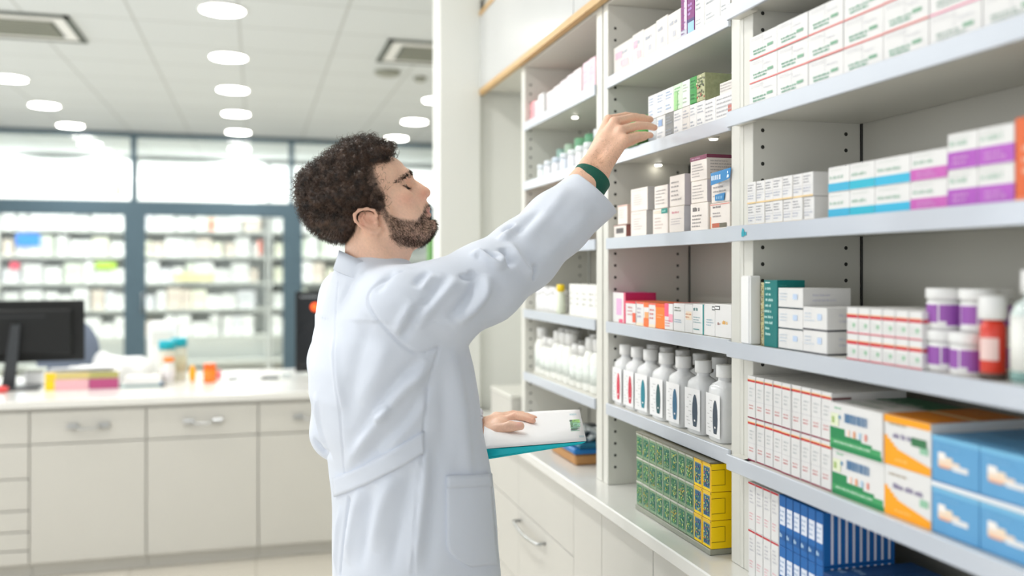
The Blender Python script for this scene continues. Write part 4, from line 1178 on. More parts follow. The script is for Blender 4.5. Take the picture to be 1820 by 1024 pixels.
def redstripe(dy, dz, dx=.14, hi=.60, lo=False):
    c = Carton(dx, dy-.0008, dz-.0006); c.q('f', 0, hi, 1, hi+.12, (206, 44, 66)); c.q('s', 0, hi, 1, hi+.12, (206, 44, 66))
    c.q('f', 0, 0, 1, .05, (222, 84, 110)); c.q('f', .0, hi+.12, 1, hi+.15, (240, 190, 120)); c.text('f', .15, .12, .85, hi-.12, 3, (210, 214, 210), .45); c.q('f', .55, .25, .75, .4, (150, 200, 160))
    c.q('f', .97, 0, 1, 1, (205, 206, 206)); return c.mesh('red_stripe_carton')
y0r, y1r = yat(1505, BX1), yat(1640, BX1); dy = (y0r-y1r)/6; me = redstripe(dy, .043)
for i in range(6):
    for j in range(2):
        put(me, 'medicine_carton', BX1+.07, y0r-dy*(i+.5), SH[3]+.043*j, 'broad red-striped white carton near violet jars, %s in the %s layer' % (ORD[i+1], LAY[2][j]), 'medicine box', 'red-striped cartons on the third shelf')
M_violet = mat('violet_label', (150, 84, 170), .45, var=.08, scale=60); M_viold = mat('violet_label_dark', (110, 66, 140), .45, var=.08, scale=60)
def jar(dark=False):
    r = .0255; e = empty('cream_jar')
    m = MB(); m.lathe([(r*.93, 0), (r, .003), (r, .040), (r*.93, .0405), (r*.93, .044)], M_plasw, n=28); b_ = m.build('container', e)
    m = MB(); n = 16
    for k, (a0, a1, z0) in enumerate(((-150, -128, .012), (-128, -60, .006), (-60, -38, .012), (150, 205, .010), (-175, -158, .020), (100, 145, .006))):
        vs = []; 
        for i in range(n+1):
            a = math.radians(a0+(a1-a0)*i/n); vs += [((r+.0004)*math.cos(a), (r+.0004)*math.sin(a), z0), ((r+.0004)*math.cos(a), (r+.0004)*math.sin(a), .036)]
        m.add(vs, [(2*i, 2*i+2, 2*i+3, 2*i+1) for i in range(n)], M_viold if dark else M_violet)
    m.build('label', e, label='violet printed label')
    m = MB(); m.lathe([(r*1.03, .0442), (r*1.05, .046), (r*1.05, .0575), (r*1.01, .0595), (.001, .0595)], M_plasw, n=28); m.build('lid', e)
    return e
jj = jar(); jspots = [(.972, 1.112, 0, 'in front, lower'), (.964, 1.057, 0, 'in front, lower, nearer the red bottle'), (1.03, 1.085, 0, 'behind, lower'),
                     (.976, 1.118, .0605, 'on the upper layer above the striped cartons end'), (.985, 1.062, .0605, 'on the upper layer beside the red bottle'), (1.03, 1.085, .0605, 'on the upper layer at the back')]
for k, (x, y, z, nm) in enumerate(jspots):
    o = jj if k == 0 else copy_tree(jj); o.location = (x, y, SH[3]+.0006+z); o.rotation_euler[2] = [.1, -.2, .4, 0, .25, -.3][k]
    tag(o, 'violet-labelled white jar, '+nm, 'jar', 'violet-labelled jars')
e = empty('syrup_bottle', (.957, 1.008, SH[3]+.0006), label='red medicine bottle with white cap and white label', cat='bottle')
m = MB(); r = .0165; m.lathe([(r*.9, 0), (r, .003), (r, .070), (r*.8, .078), (r*.6, .080)], mat('red_plastic', (212, 48, 22), .25, var=.05, coat=.5), n=24); m.build('bottle', e)
m = MB(); m.lathe([(r*.98, .0802), (r*1.08, .083), (r*1.05, .108), (r*.9, .112), (.001, .113)], M_plasw, n=24); m.build('cap', e)
m = MB(); m.lathe([(r*1.02, .0004), (r*1.02, .009)], mat('dark_base', (90, 74, 66), .5), n=24); m.build('base_band', e)
m = MB(); n = 10; vs = []
for i in range(n+1):
    a = math.radians(160+90*i/n); vs += [(r*1.03*math.cos(a), r*1.03*math.sin(a), .026), (r*1.03*math.cos(a), r*1.03*math.sin(a), .056)]
m.add(vs, [(2*i, 2*i+2, 2*i+3, 2*i+1) for i in range(n)], cmat((236, 206, 196))); m.build('label', e)
M_clear = mat('clear_plastic', (214, 226, 222), .12, var=0, coat=.4)
e = empty('lotion_bottle', (.962, .945, SH[3]+.0006), label='large pale bottle with white cap at the very end of the third shelf', cat='bottle')
m = MB(); r = .030; m.lathe([(r*.92, 0), (r, .004), (r, .09), (r*.8, .104), (r*.42, .110), (r*.42, .116)], M_clear, n=26, sy=.8); m.build('bottle', e)
m = MB(); m.lathe([(r*.52, .1162), (r*.52, .147), (.001, .148)], M_plasw, n=24); m.build('cap', e)
m = MB(); m.lathe([(r*1.01, .018), (r*1.01, .088)], cmat((238, 238, 234)), n=26, sy=.81); m.build('label', e)
m = MB(); m.lathe([(r*1.015, .004), (r*1.015, .0175)], cmat((120, 156, 150)), n=26, sy=.82); m.build('base_band', e)
# fourth shelf
y0r, y1r = 1.617, yat(1478, BX1); dy = (y0r-y1r)/9
c = Carton(.15, dy-.0008, .0832); c.q('f', 0, .86, 1, .905, (206, 40, 50)); c.q('f', 0, .905, 1, .925, (240, 196, 130)); c.q('f', 0, 0, 1, .03, (150, 40, 70)); c.text('f', .2, .2, .8, .34, 2, (220, 150, 150), .5); c.text('f', .25, .5, .8, .75, 3, (200, 204, 206), .5)
c.q('f', .96, 0, 1, 1, (190, 192, 192)); c.q('f', .02, .42, .96, .425, LGRY); c.q('s', 0, .86, .25, .905, (110, 60, 60)); me = c.mesh('tall_red_line_carton')
for i in range(9):
    for j in range(2):
        put(me, 'medicine_carton', BX1+.075+(.006 if j else 0)*0+rp_.uniform(0, .002), y0r-dy*(i+.5), SH[4]+.0838*j, 'narrow red-lined carton on the fourth shelf, %s from the post, %s layer' % (ORD[i+1], LAY[2][j]), 'medicine box', 'narrow red-lined cartons on the fourth shelf')
ya, yb_ = yat(1479, BX1), yat(1572, BX1); dy = ya-yb_
M_greenc = (40, 140, 84)
def greenbox():
    c = Carton(.16, dy-.001, .0765)
    f = 'f'
    c.q(f, 0, 0, 1, .10, M_greenc); c.q(f, 0, .10, .98, .22, (70, 160, 104)); c.q(f, 0, .22, .30, .47, M_greenc); c.q(f, .30, .22, .62, .33, M_greenc); c.q(f, .62, .22, .82, .28, M_greenc)
    c.text(f, .08, .13, .9, .20, 1, (214, 240, 222), .7); c.q(f, .02, .5, .18, .78, (226, 232, 206)); c.q(f, .04, .56, .1, .70, (170, 190, 120))
    u = .30
    while u < .74:
        w_ = rp_.choice([.008, .012, .018]); c.q(f, u, .62, u+w_, .82, (60, 120, 170)); u += w_+rp_.choice([.006, .01, .016])
    c.text(f, .18, .66, .29, .76, 1, (110, 160, 200), .8)
    for k in range(4): c.q(f, .36+.11*k, .34, .40+.11*k, .48, [(250, 214, 200), (236, 160, 120), (170, 200, 220), (230, 140, 120)][k])
    c.text(f, .1, .87, .3, .94, 1, (120, 190, 150), .7)
    c.text('t', .1, .1, .9, .7, 3, (200, 210, 200)); c.q('t', 0, .55, 1, 1, (46, 112, 80)); return c.mesh('green_white_carton')
me = greenbox()
for j in range(2): put(me, 'bandage_carton', BX1+.08-(.004 if j else 0), (ya+yb_)/2, SH[4]+.0771*j, 'white carton with green lower part and blue bar code lettering, %s one' % LAY[2][j], 'box', 'green and white cartons')
ya, yb_ = yb_, yat(1655, BX1); dy2 = ya-yb_
M_or = (250, 168, 30)
def orangebox(top):
    c = Carton(.17, dy2-.001, .0765)
    n = 14
    for k in range(n):
        u0, u1 = k/n, (k+1)/n; h_ = lambda u: (.62-.9*u if u < .3 else .35-.28*(u-.3)) if True else 0
        h0 = max(.08, h_((u0+u1)/2)); c.q('f', u0, 0, u1, h0, M_or)
    c.text('f', .2, .55, .9, .68, 1, (120, 110, 150), .8); c.text('f', .1, .8, .7, .88, 1, (170, 150, 120), .6); c.q('f', .78, .38, .95, .52, (150, 200, 170))
    c.text('f', .25, .1, .7, .18, 1, (255, 214, 120), .7)
    if top: c.q('f', 0, .86, 1, 1, M_or); c.q('t', 0, 0, 1, 1, (226, 138, 20)); c.q('t', .0, .45, 1, .52, (250, 220, 170)); c.q('f', .6, .5, .92, .66, (60, 120, 80))
    return c.mesh('orange_white_carton')
for j in range(2): put(orangebox(j == 1), 'bandage_carton', BX1+.085, (ya+yb_)/2, SH[4]+.0771*j, 'white and orange carton between the green and the blue ones, %s one' % LAY[2][j], 'box', 'orange and white cartons')
M_blue = mat('mid_blue_card', (98, 162, 208), .45, var=.04, scale=30)
def bluebox(dy):
    c = Carton(.18, dy-.0015, .0655, M_blue); c.q('f', .0, .90, 1, 1, (120, 184, 224)); c.q('f', 0, .0, 1, .03, (60, 124, 180))
    c.q('f', .14, .36, .60, .50, (240, 214, 190)); c.q('f', .14, .50, .30, .66, (248, 240, 236)); c.q('f', .30, .50, .45, .58, (240, 220, 200)); c.q('f', .45, .32, .78, .44, (226, 228, 226)); c.q('f', .16, .33, .4, .38, (236, 160, 120))
    c.text('f', .1, .74, .7, .82, 1, (130, 190, 226), .6); return c.mesh('blue_carton')
M_strip = mat('pale_tray', (232, 236, 240), .4, var=0)
e1, e2, e3 = yat(1656, BX1), yat(1741, BX1), yat(1850, BX1)
for k, (a, b) in enumerate(((e1, e2), (e2, e3))):
    me = bluebox(a-b)
    for j in range(2): put(me, 'plaster_carton', BX1+.09, (a+b)/2, SH[4]+.0740*j, 'sky blue carton with cream lettering, %s the orange ones, %s layer' % (('beside', 'one away from')[k], LAY[2][j]), 'box', 'sky blue cartons on the fourth shelf')
mb = MB(); mb.box(-.09, .09, -(e1-e3)/2+.001, (e1-e3)/2-.001, 0, .0072, M_strip, b=.001); put(mb.mesh('divider_tray'), 'divider_tray', BX1+.088, (e1+e3)/2, SH[4]+.0662, 'flat white divider tray between the two layers of sky blue cartons', 'tray')
# bottom: on the worktop
y0r = 1.617
c = Carton(.14, .0268, .0935); c.q('f', 0, .955, 1, .995, (200, 44, 56)); c.text('f', .2, .55, .8, .85, 4, (196, 200, 204), .5); c.text('f', .2, .2, .8, .38, 3, (226, 150, 160), .4); c.q('f', .96, 0, 1, 1, (190, 192, 192)); me = c.mesh('tall_red_line_carton')
for i in range(4):
    for j in range(2):
        put(me, 'medicine_carton', BX1+.072, y0r-.0138-.0276*i, ZC+.0942*j, 'narrow red-topped carton on the worktop, %s from the post, %s layer' % (ORD[i+1], LAY[2][j]), 'medicine box', 'narrow red-topped cartons on the worktop')
ya, yb_ = yat(1383, BX1), yat(1462, BX1); dy = (ya-yb_)/6
M_dblue = mat('royal_blue_card', (28, 104, 176), .45, var=.05); M_navy = mat('navy_card', (20, 62, 116), .5, var=.05)
c = Carton(.145, dy-.0008, .0935, M_dblue); c.q('f', .12, .42, .9, .78, (226, 236, 244)); c.text('f', .2, .46, .8, .74, 3, (110, 150, 190), .4); c.q('f', .1, .12, .9, .3, (24, 92, 156)); c.text('f', .12, .16, .95, .26, 1, (190, 220, 240), .8); c.q('f', .96, 0, 1, 1, (20, 70, 130))
c.q('t', 0, 0, 1, 1, (40, 120, 190))
for k in range(9): c.q('s', .10+.1*k, .04, .135+.1*k, .97, (232, 236, 244))
me = c.mesh('blue_striped_carton')
for i in range(6):
    for j in range(2):
        put(me, 'striped_carton', BX1+.0745, ya-dy*(i+.5), ZC+.0942*j, 'royal blue striped carton on the worktop, %s from the gap, %s layer' % (ORD[i+1], LAY[2][j]), 'medicine box', 'royal blue striped cartons on the worktop')
c = Carton(.18, .043, .088, M_navy); c.text('f', .1, .5, .9, .8, 3, (150, 180, 210), .5); c.q('t', 0, 0, 1, 1, (36, 84, 140)); c.text('t', .1, .1, .9, .4, 2, (150, 180, 210)); me = c.mesh('navy_carton')
for i in range(9):
    put(me, 'navy_carton', BX1+.09, yb_-.023-.0442*i, ZC, 'navy blue carton with pale print beside the striped blue ones, %s along' % ORD[i+1], 'medicine box', 'navy cartons on the worktop')

# ---- MIDDLE BAY -----------------------------------------------------------
def edges(px, X=BX2): return [yat(p, X) for p in px]
def whitebox(dx, dy, dz, base=M_carton, tc=GRY, acc=None, seed=0, side=(214, 208, 202)):
    c = Carton(dx, dy, dz, base)
    if acc: c.q('f', .0, .8, 1, 1, acc)
    c.text('f', .12, .45, .88, .72, 3, tc, .5); c.text('f', .12, .15, .7, .3, 2, tc, .4); return c
# top shelf
E = edges((1091, 1124, 1144, 1166, 1187, 1210)); cols_ = [(244, 160, 180), (240, 186, 200), LGRY, LGRY, LGRY]
for i in range(5):
    dy = E[i]-E[i+1]; c = Carton(.13, dy-.001, .082+.004*(i % 2), M_carton2)
    c.text('f', .15, .62, .85, .78, 1, (180, 184, 196), .7); c.q('f', .4, .28, .62, .44, cols_[i]); 
    if i < 2: c.q('f', .1, .55, .45, .78, (246, 176, 190)); c.q('f', .45, .2, .8, .42, (246, 190, 200))
    put(c.mesh('pale_carton'), 'medicine_carton', BX2+.065, (E[i]+E[i+1])/2, SH[0], 'pale carton with %s mark on the top shelf, %s from the upright' % ('pink' if i < 2 else 'grey', ORD[i+1]), 'medicine box', 'pale cartons on the top shelf')
E = edges((1210, 1221, 1234.5))
c = Carton(.12, E[0]-E[1]-.001, .125, mat('magenta_card', (140, 40, 120), .45, var=.05)); c.q('f', .55, .0, 1, 1, (225, 205, 225)); c.q('f', 0, 0, 1, .2, (200, 196, 210)); c.text('f', .1, .1, .9, .9, 12, (120, 70, 140), .5)
put(c.mesh('violet_carton'), 'tall_carton', BX2+.06, (E[0]+E[1])/2, SH[0], 'thin tall carton half magenta half white on the top shelf', 'medicine box')
c = Carton(.12, E[1]-E[2]-.001, .125, mat('purple_card', (122, 24, 112), .45, var=.05)); c.q('f', .1, 0, .95, .30, (150, 200, 222)); c.q('f', .0, .28, 1, .34, (60, 40, 110)); c.text('f', .15, .4, .85, .65, 3, (196, 150, 220), .6)
put(c.mesh('purple_carton'), 'tall_carton', BX2+.06, (E[1]+E[2])/2, SH[0], 'tall purple carton with pale blue foot on the top shelf', 'medicine box')
E = edges((1235, 1252, 1280, 1298))
for i in range(3):
    c = whitebox(.12, E[i]-E[i+1]-.0012, .112, tc=(176, 178, 186)); put(c.mesh('white_carton'), 'medicine_carton', BX2+.06, max((E[i]+E[i+1])/2, 1.7085+(E[i]-E[i+1])/2), SH[0], 'tall white carton %s of the purple one on the top shelf' % ['right beside', 'second past', 'third past'][i], 'medicine box', 'tall white cartons on the top shelf')
# second shelf
m = MB(); m.lathe([(.044, 0), (.047, .004), (.047, .072), (.040, .088), (.020, .096), (.001, .098)], mat('green_tub', (92, 170, 84), .4, var=.08, scale=60), n=28, sy=1.0)
e = inst(m.mesh('green_tub'), 'green_tub', (1.02, 2.275, SH[1]+.0006), label='rounded green tub behind his fingertips', cat='tub')
c = Carton(.05, .07, .028, mat('dark_green_card', (62, 104, 48), .5, var=.3, scale=150)); 
for q in range(40): c.q('f', *(lambda u, v: (u, v, u+.05, v+.12))(rp_.uniform(0, .95), rp_.uniform(0, .85)), rp_.choice([(200, 200, 90), (30, 60, 30), (120, 160, 70)]))
put(c.mesh('leafy_carton'), 'leafy_carton', BX2+.0, 2.20, SH[1], 'flat dark green leafy carton under his fingers', 'box')
E = edges((1152, 1167, 1182, 1197, 1212.5, 1226, 1238, 1253))
for i in range(7):
    dy = E[i]-E[i+1]
    for j in range(2):
        hz = .0615
        if j == 1 and i == 5: hz = .062
        base = M_carton; c = None
        if j == 0: base = [mat('silver_card', (176, 178, 180), .3, metal=.3, var=.2, scale=40), M_carton, mat('silver_dark_card', (120, 120, 118), .35, var=.3, scale=50), M_carton, M_carton2, M_carton, M_carton][i]
        if j == 1: base = [M_carton, M_carton, M_carton, mat('mint_card', (206, 230, 200), .5), M_carton, mat('leaf_green_card', (24, 140, 44), .45, var=.08), mat('camo_card', (170, 172, 130), .5, var=.3, scale=120)][i]
        c = Carton(.12, dy-.001, hz-.0008, base)
        tc_ = [(150, 176, 206), (150, 176, 206), (130, 166, 210), (120, 190, 120), (170, 200, 160), (20, 100, 40), (70, 90, 50)][i] if j else (170, 176, 184)
        c.text('f', .12, .55, .88, .9, 3, tc_, .5); c.text('f', .12, .12, .8, .4, 2, tc_, .5)
        if j == 1 and i == 3: c.q('f', .1, .0, .5, .7, (150, 206, 130))
        if j == 1 and i == 6: 
            for q in range(24): c.q('f', *(lambda u, v: (u, v, u+.1, v+.07))(rp_.uniform(0, .9), rp_.uniform(0, .9)), rp_.choice([(60, 60, 50), (110, 150, 80), (226, 220, 180), (200, 90, 70)]))
        if j == 0 and i == 1: c.q('f', .25, .6, .7, .85, (140, 170, 210))
        kind_ = {3: 'pale green', 5: 'bright green', 6: 'speckled green'}.get(i, 'white and blue') if j else {0: 'silver', 2: 'dark silver'}.get(i, 'white')
        put(c.mesh('small_carton'), 'medicine_carton', BX2+.06, (E[i]+E[i+1])/2, SH[1]+hz*j, 'small %s carton at his fingertips, %s column, %s layer' % (kind_, ORD[i+1], LAY[2][j]), 'medicine box', 'small cartons he is reaching for')
E = edges((1253, 1272, 1298)); E[2] = 1.709
for i in range(2):
    c = Carton(.13, E[i]-E[i+1]-.001, .058, M_carton); c.text('f', .06, .15, .95, .92, 5, (176, 174, 180), .42)
    if i == 1: c.q('f', .62, .2, .8, .55, (190, 110, 96))
    put(c.mesh('text_carton'), 'medicine_carton', BX2+.065, (E[i]+E[i+1])/2, SH[1], 'white carton covered in small handwriting-like print, %s' % ['second from the post', 'touching the post'][i], 'medicine box', 'closely printed white cartons')
    if i == 0:
        c2 = Carton(.12, .07, .026, M_carton2); c2.text('f', .06, .2, .95, .9, 3, (180, 176, 176), .45); put(c2.mesh('text_carton'), 'medicine_carton', BX2+.065, 1.755, SH[1]+.0586, 'flat white printed carton lying on top of the closely printed ones', 'medicine box')
M_tl = mat('turquoise_case', (24, 170, 196), .35, var=.03, coat=.3)
m = MB(); m.prism([(-.08, 0), (.08, 0), (.08, .152), (.07, .160), (-.055, .148), (-.075, .135), (-.08, .12)][::1], -.03, .03, M_tl, axis='x')
inst(m.mesh('turquoise_case', True), 'turquoise_case', (1.125, 1.802, SH[1]+.0006), label='turquoise plastic case standing behind the printed white cartons', cat='case')
# third shelf: loose stacks of cartons
M_c3 = mat('warm_white_card', (238, 230, 222), .5, var=.02, scale=30); M_c4 = mat('greyish_card', (222, 218, 214), .5, var=.02, scale=30)
S3 = [  # px0, px1, layers [(height, kind)], depth
    (1090, 1116, [(.036, 'frame'), ], .05), (1098, 1116, [(.0, 'skip')], .05),
]
def c3(dx, dy, dz, kind):
    c = Carton(dx, dy, dz, M_c3 if kind != 'lilac' else M_c4, bev=.0015)
    if kind == 'frame': c.q('f', .2, .35, .8, .75, (90, 84, 84)); c.q('s', 0, 0, 1, 1, (156, 100, 96)); c.q('f', 0, .93, 1, 1, (170, 120, 110))
    elif kind == 'pinkedge': c.q('f', 0, .92, 1, 1, (226, 190, 178)); c.text('f', .15, .3, .85, .8, 4, (205, 190, 186), .4); c.q('s', 0, 0, 1, 1, (214, 190, 180))
    elif kind == 'faint': c.text('f', .2, .25, .8, .75, 5, (196, 190, 192), .45); c.text('f', .1, .86, .9, .92, 1, (200, 190, 186), .5); c.q('s', 0, 0, 1, 1, (200, 196, 198))
    elif kind == 'green': c.text('f', .15, .2, .8, .7, 4, (210, 190, 184), .45); c.q('f', .6, .80, 1, .99, (0, 140, 124)); c.q('f', .1, .83, .58, .93, (226, 214, 196)); c.text('f', .66, .84, .9, .95, 1, (160, 220, 210), .8)
    elif kind == 'text': c.text('f', .12, .15, .88, .85, 5, (160, 154, 156), .42); c.q('s', 0, 0, 1, 1, (206, 200, 202))
    elif kind == 'pinktext': c.text('f', .2, .72, .85, .84, 1, (236, 160, 176), .7); c.text('f', .15, .3, .85, .58, 3, (190, 184, 190), .4); c.q('s', 0, 0, 1, 1, (206, 202, 208))
    elif kind == 'maroon': c.q('f', -.02, .82, 1.0, 1, (130, 60, 92)); c.text('f', .1, .86, .9, .96, 1, (210, 170, 190), .7); c.q('s', 0, .86, 1, 1, (130, 66, 90)); c.text('f', .12, .12, .88, .7, 5, (158, 150, 150), .42); c.text('s', .1, .2, .9, .8, 5, (168, 162, 162), .42)
    elif kind == 'dark': c.text('f', .15, .70, .85, .88, 1, (60, 56, 58), .9); c.text('f', .12, .12, .9, .62, 4, (130, 126, 126), .5)
    elif kind == 'redbar': c.q('f', 0, .0, .06, .5, (236, 170, 130)); c.text('f', .15, .80, .7, .9, 1, (120, 114, 118), .8); c.text('f', .15, .45, .7, .68, 2, (150, 146, 150), .5); c.q('f', .12, .08, .5, .24, (190, 96, 66)); c.q('f', .5, .08, .86, .24, (110, 100, 84)); c.q('f', 0, .93, 1, .96, (226, 150, 140))
    return c.mesh('boxed_medicine')
spots3 = [ # px0, px1, z, h, kind, depth, label
    (1091, 1113, 0, .036, 'frame', .06, 'low small carton with dark label and brown side at the far end of the cartons'),
    (1098, 1115, .0365, .053, 'pinkedge', .05, 'small carton with pinkish top edge standing on the low one'),
    (1121, 1149, 0, .066, 'faint', .10, 'wide off-white carton at the bottom, second stack'),
    (1121, 1151, .0666, .060, 'faint', .11, 'wide off-white carton on top of the second stack'),
    (1160, 1187, 0, .064, 'green', .09, 'off-white carton with small green tag'),
    (1163, 1187, .0646, .057, 'text', .08, 'off-white carton resting on the green-tagged one'),
    (1189, 1216, 0, .064, 'pinktext', .09, 'white carton with pink title at the bottom of its stack'),
    (1190, 1217, .0646, .074, 'text', .09, 'tall white carton on the pink-titled one'),
    (1227, 1258, 0, .064, 'dark', .09, 'white carton with three dark symbols at the bottom of the tall stack'),
    (1228, 1257, .0646, .050, 'text', .09, 'white carton in the middle of the tall stack'),
    (1227, 1256, .1152, .056, 'maroon', .09, 'carton with maroon band crowning the tall stack'),
    (1262, 1297, 0, .058, 'redbar', .11, 'white carton with brown bar beside the post'),
    (1264, 1297, .0586, .068, 'text', .11, 'white carton with blue tags beside the post, upper one')]
for (p0, p1, z, h, kd, dd, lb) in spots3:
    a, b = yat(p0, BX2), yat(p1, BX2)
    if b < 1.709: b = 1.709
    o = put(c3(dd, a-b-.001, h, kd), 'boxed_medicine', BX2+dd/2, (a+b)/2, SH[2]+z, lb, 'medicine box', 'loose stacks of off-white cartons')
    if lb.endswith('upper one'): upper = o; uy = (a-b)/2; ux = dd/2
M_btag = mat('blue_shelf_tag', (24, 128, 190), .35, var=.03)
m = MB(); m.prism([(.036, .0), (-.030, .006), (-.046, .009), (-.050, .030), (.036, .026)], -.0012, 0, M_btag, axis='x')
for q in range(5): m.quad([(-.0016, .032-.0085*q, .010), (-.0016, .0265-.0085*q, .010), (-.0016, .0265-.0085*q, .020), (-.0016, .032-.0085*q, .020)], cmat((220, 236, 246)))
m.quad([(-.0016, -.034, .010), (-.0016, -.042, .011), (-.0016, -.043, .016), (-.0016, -.036, .017)], cmat((236, 244, 250))); m.quad([(-.0016, -.036, .019), (-.0016, -.040, .019), (-.0016, -.040, .024), (-.0016, -.036, .024)], cmat((236, 244, 250)))
t1 = inst(m.mesh('shelf_tag', True), 'shelf_tag', (BX2-.0165, 1.752, SH[2]+.096), label='large blue tag with white lettering sticking out over the post', cat='tag')
m = MB(); m.prism([(.018, .001), (-.020, .0), (-.024, .016), (.018, .014)], -.0012, 0, M_btag, axis='x')
for q in range(4): m.quad([(-.0016, .012-.0075*q, .004), (-.0016, .008-.0075*q, .004), (-.0016, .008-.0075*q, .010), (-.0016, .012-.0075*q, .010)], cmat((150, 200, 230)))
inst(m.mesh('shelf_tag', True), 'shelf_tag', (BX2-.002, 1.778, SH[2]+.0625), label='small blue tag below the large one', cat='tag')
c = Carton(.06, .05, .185, M_c3); put(c.mesh('tall_back_carton'), 'tall_carton', 1.10, 2.02, SH[2], 'tall plain off-white carton standing behind the maroon-banded one', 'box')
c = Carton(.11, .12, .128, M_c4); put(c.mesh('back_carton'), 'tall_carton', 1.14, 2.2, SH[2], 'wide brownish-topped carton at the back of the third shelf', 'box')
# fourth shelf: small colourful boxes
pk_ = [((1082, 1112), .083, 'pink', .09), ((1112, 1130), .062, 'redw', .08), ((1131, 1144), .062, 'wht', .08), ((1144, 1153), .062, 'orng', .08), ((1153, 1165), .062, 'wht', .08), ((1165, 1181), .062, 'orange', .08), ((1181, 1196), .064, 'pinkw', .09),
       ((1197, 1217), .066, 'grn', .10), ((1217, 1231), .066, 'beige', .10), ((1231, 1252), .068, 'teal', .10), ((1252, 1271), .070, 'oval', .11), ((1271, 1300), .072, 'yel', .11)]
nm4 = {'pink': 'white and magenta carton, largest of the colourful row', 'redw': 'small white carton with red side', 'wht': '', 'orng': 'narrow orange-flamed carton', 'orange': 'solid orange small carton', 'pinkw': 'pink and white small carton', 'grn': 'white carton with grey-green print', 'beige': 'white carton with beige swirl', 'teal': 'white carton with teal edge', 'oval': 'white carton with black oval logo mark', 'yel': 'white carton with yellow and brown print touching the post'}
wk = 0
for (p0, p1), h, kd, dd in pk_:
    a, b = min(yat(p0, BX2), 2.397), max(yat(p1, BX2), 1.709)
    base = {'orange': mat('bright_orange_card', (250, 130, 40), .45, var=.04)}.get(kd, M_carton)
    c = Carton(dd, a-b-.001, h, base, bev=.001)
    if kd == 'pink': c.q('f', .3, .25, .7, .8, (226, 180, 216)); c.q('s', 0, 0, 1, 1, (196, 50, 110)); c.q('t', 0, 0, 1, 1, (206, 80, 140)); c.q('f', .86, 0, 1, 1, (222, 90, 120)); c.q('f', .5, .0, .8, .12, (236, 96, 130))
    if kd == 'redw': c.text('f', .2, .35, .85, .8, 3, (220, 150, 150), .5); c.q('f', .7, .1, 1, .5, (232, 100, 70)); c.q('f', 0, .9, 1, 1, (226, 60, 70)); c.q('t', 0, 0, 1, 1, (230, 90, 80))
    if kd == 'wht': c.text('f', .15, .3, .85, .8, 3, (226, 130, 130) if wk else (190, 180, 200), .5); c.q('f', 0, .92, 1, 1, (236, 110, 90)); c.q('f', 0, 0, 1, .12, (240, 220, 200)); c.q('t', 0, 0, 1, 1, (236, 130, 70)); wk += 1
    if kd == 'orng': c.q('f', 0, 0, 1, .35, (250, 120, 60)); c.q('f', .2, .35, 1, .6, (252, 170, 110)); c.q('f', 0, .8, 1, 1, (246, 120, 60)); c.q('t', 0, 0, 1, 1, (240, 110, 50))
    if kd == 'orange': c.q('f', 0, .85, 1, 1, (232, 90, 30)); c.text('f', .2, .4, .85, .6, 2, (255, 200, 150), .5); c.q('t', 0, 0, 1, 1, (222, 90, 40))
    if kd == 'pinkw': c.q('f', 0, .5, .5, 1, (240, 96, 130)); c.q('f', .5, .3, 1, .6, (246, 170, 186)); c.text('f', .1, .1, .9, .4, 3, (220, 130, 150), .5); c.q('t', 0, 0, 1, 1, (230, 90, 90))
    if kd == 'grn': c.text('f', .1, .7, .8, .9, 2, (130, 140, 124), .6); c.text('f', .1, .3, .8, .45, 2, (140, 170, 190), .6)
    if kd == 'beige': c.q('f', .15, .45, .9, .75, (240, 222, 200)); c.text('f', .1, .5, .9, .7, 2, (226, 150, 110), .5)
    if kd == 'teal': c.q('f', .86, 0, .98, 1, (20, 140, 140)); c.text('f', .08, .76, .7, .9, 1, (60, 130, 134), .8); c.text('f', .08, .35, .8, .6, 3, (120, 160, 170), .45); c.q('f', .08, .14, .6, .17, (90, 150, 150))
    if kd == 'oval':
        c.text('f', .2, .3, .9, .55, 3, (150, 180, 190), .5); c.q('f', .74, .82, 1, .94, (70, 70, 74)); c.q('f', .78, .85, 1, .91, (240, 240, 238), .0006)
    if kd == 'yel':
        c.q('f', 0, .82, .30, .94, (70, 70, 74)); c.q('f', 0, .85, .26, .91, (240, 240, 238), .0006)
        c.text('f', .16, .36, .5, .46, 1, (150, 80, 60), .8); c.text('f', .45, .4, .95, .52, 1, (240, 180, 60), .9)
    lb = nm4[kd] or 'small white carton with %s print in the colourful row' % ('violet' if wk == 1 else 'red')
    put(c.mesh('colourful_carton'), 'medicine_carton', BX2+dd/2, (a+b)/2, SH[3], lb+', fourth shelf', 'medicine box', 'colourful row of small cartons')
# fifth shelf: clear bottles with white caps
M_pet = bpy.data.materials.new('clear_pet'); M_pet.use_nodes = True; nt = M_pet.node_tree; b = nt.nodes['Principled BSDF']
b.inputs['Base Color'].default_value = (*hexc(238, 238, 238), 1); b.inputs['Roughness'].default_value = .12; b.inputs['Transmission Weight'].default_value = .12; b.inputs['IOR'].default_value = 1.25
tcn = nt.nodes.new('ShaderNodeTexCoord'); nn_ = nt.nodes.new('ShaderNodeTexNoise'); nn_.inputs['Scale'].default_value = 40; nt.links.new(tcn.outputs['Object'], nn_.inputs['Vector']); rpp = nt.nodes.new('ShaderNodeValToRGB')
rpp.color_ramp.elements[0].color = (*hexc(226, 228, 228), 1); rpp.color_ramp.elements[1].color = (*hexc(246, 246, 246), 1); nt.links.new(nn_.outputs['Fac'], rpp.inputs[0]); nt.links.new(rpp.outputs[0], b.inputs['Base Color'])
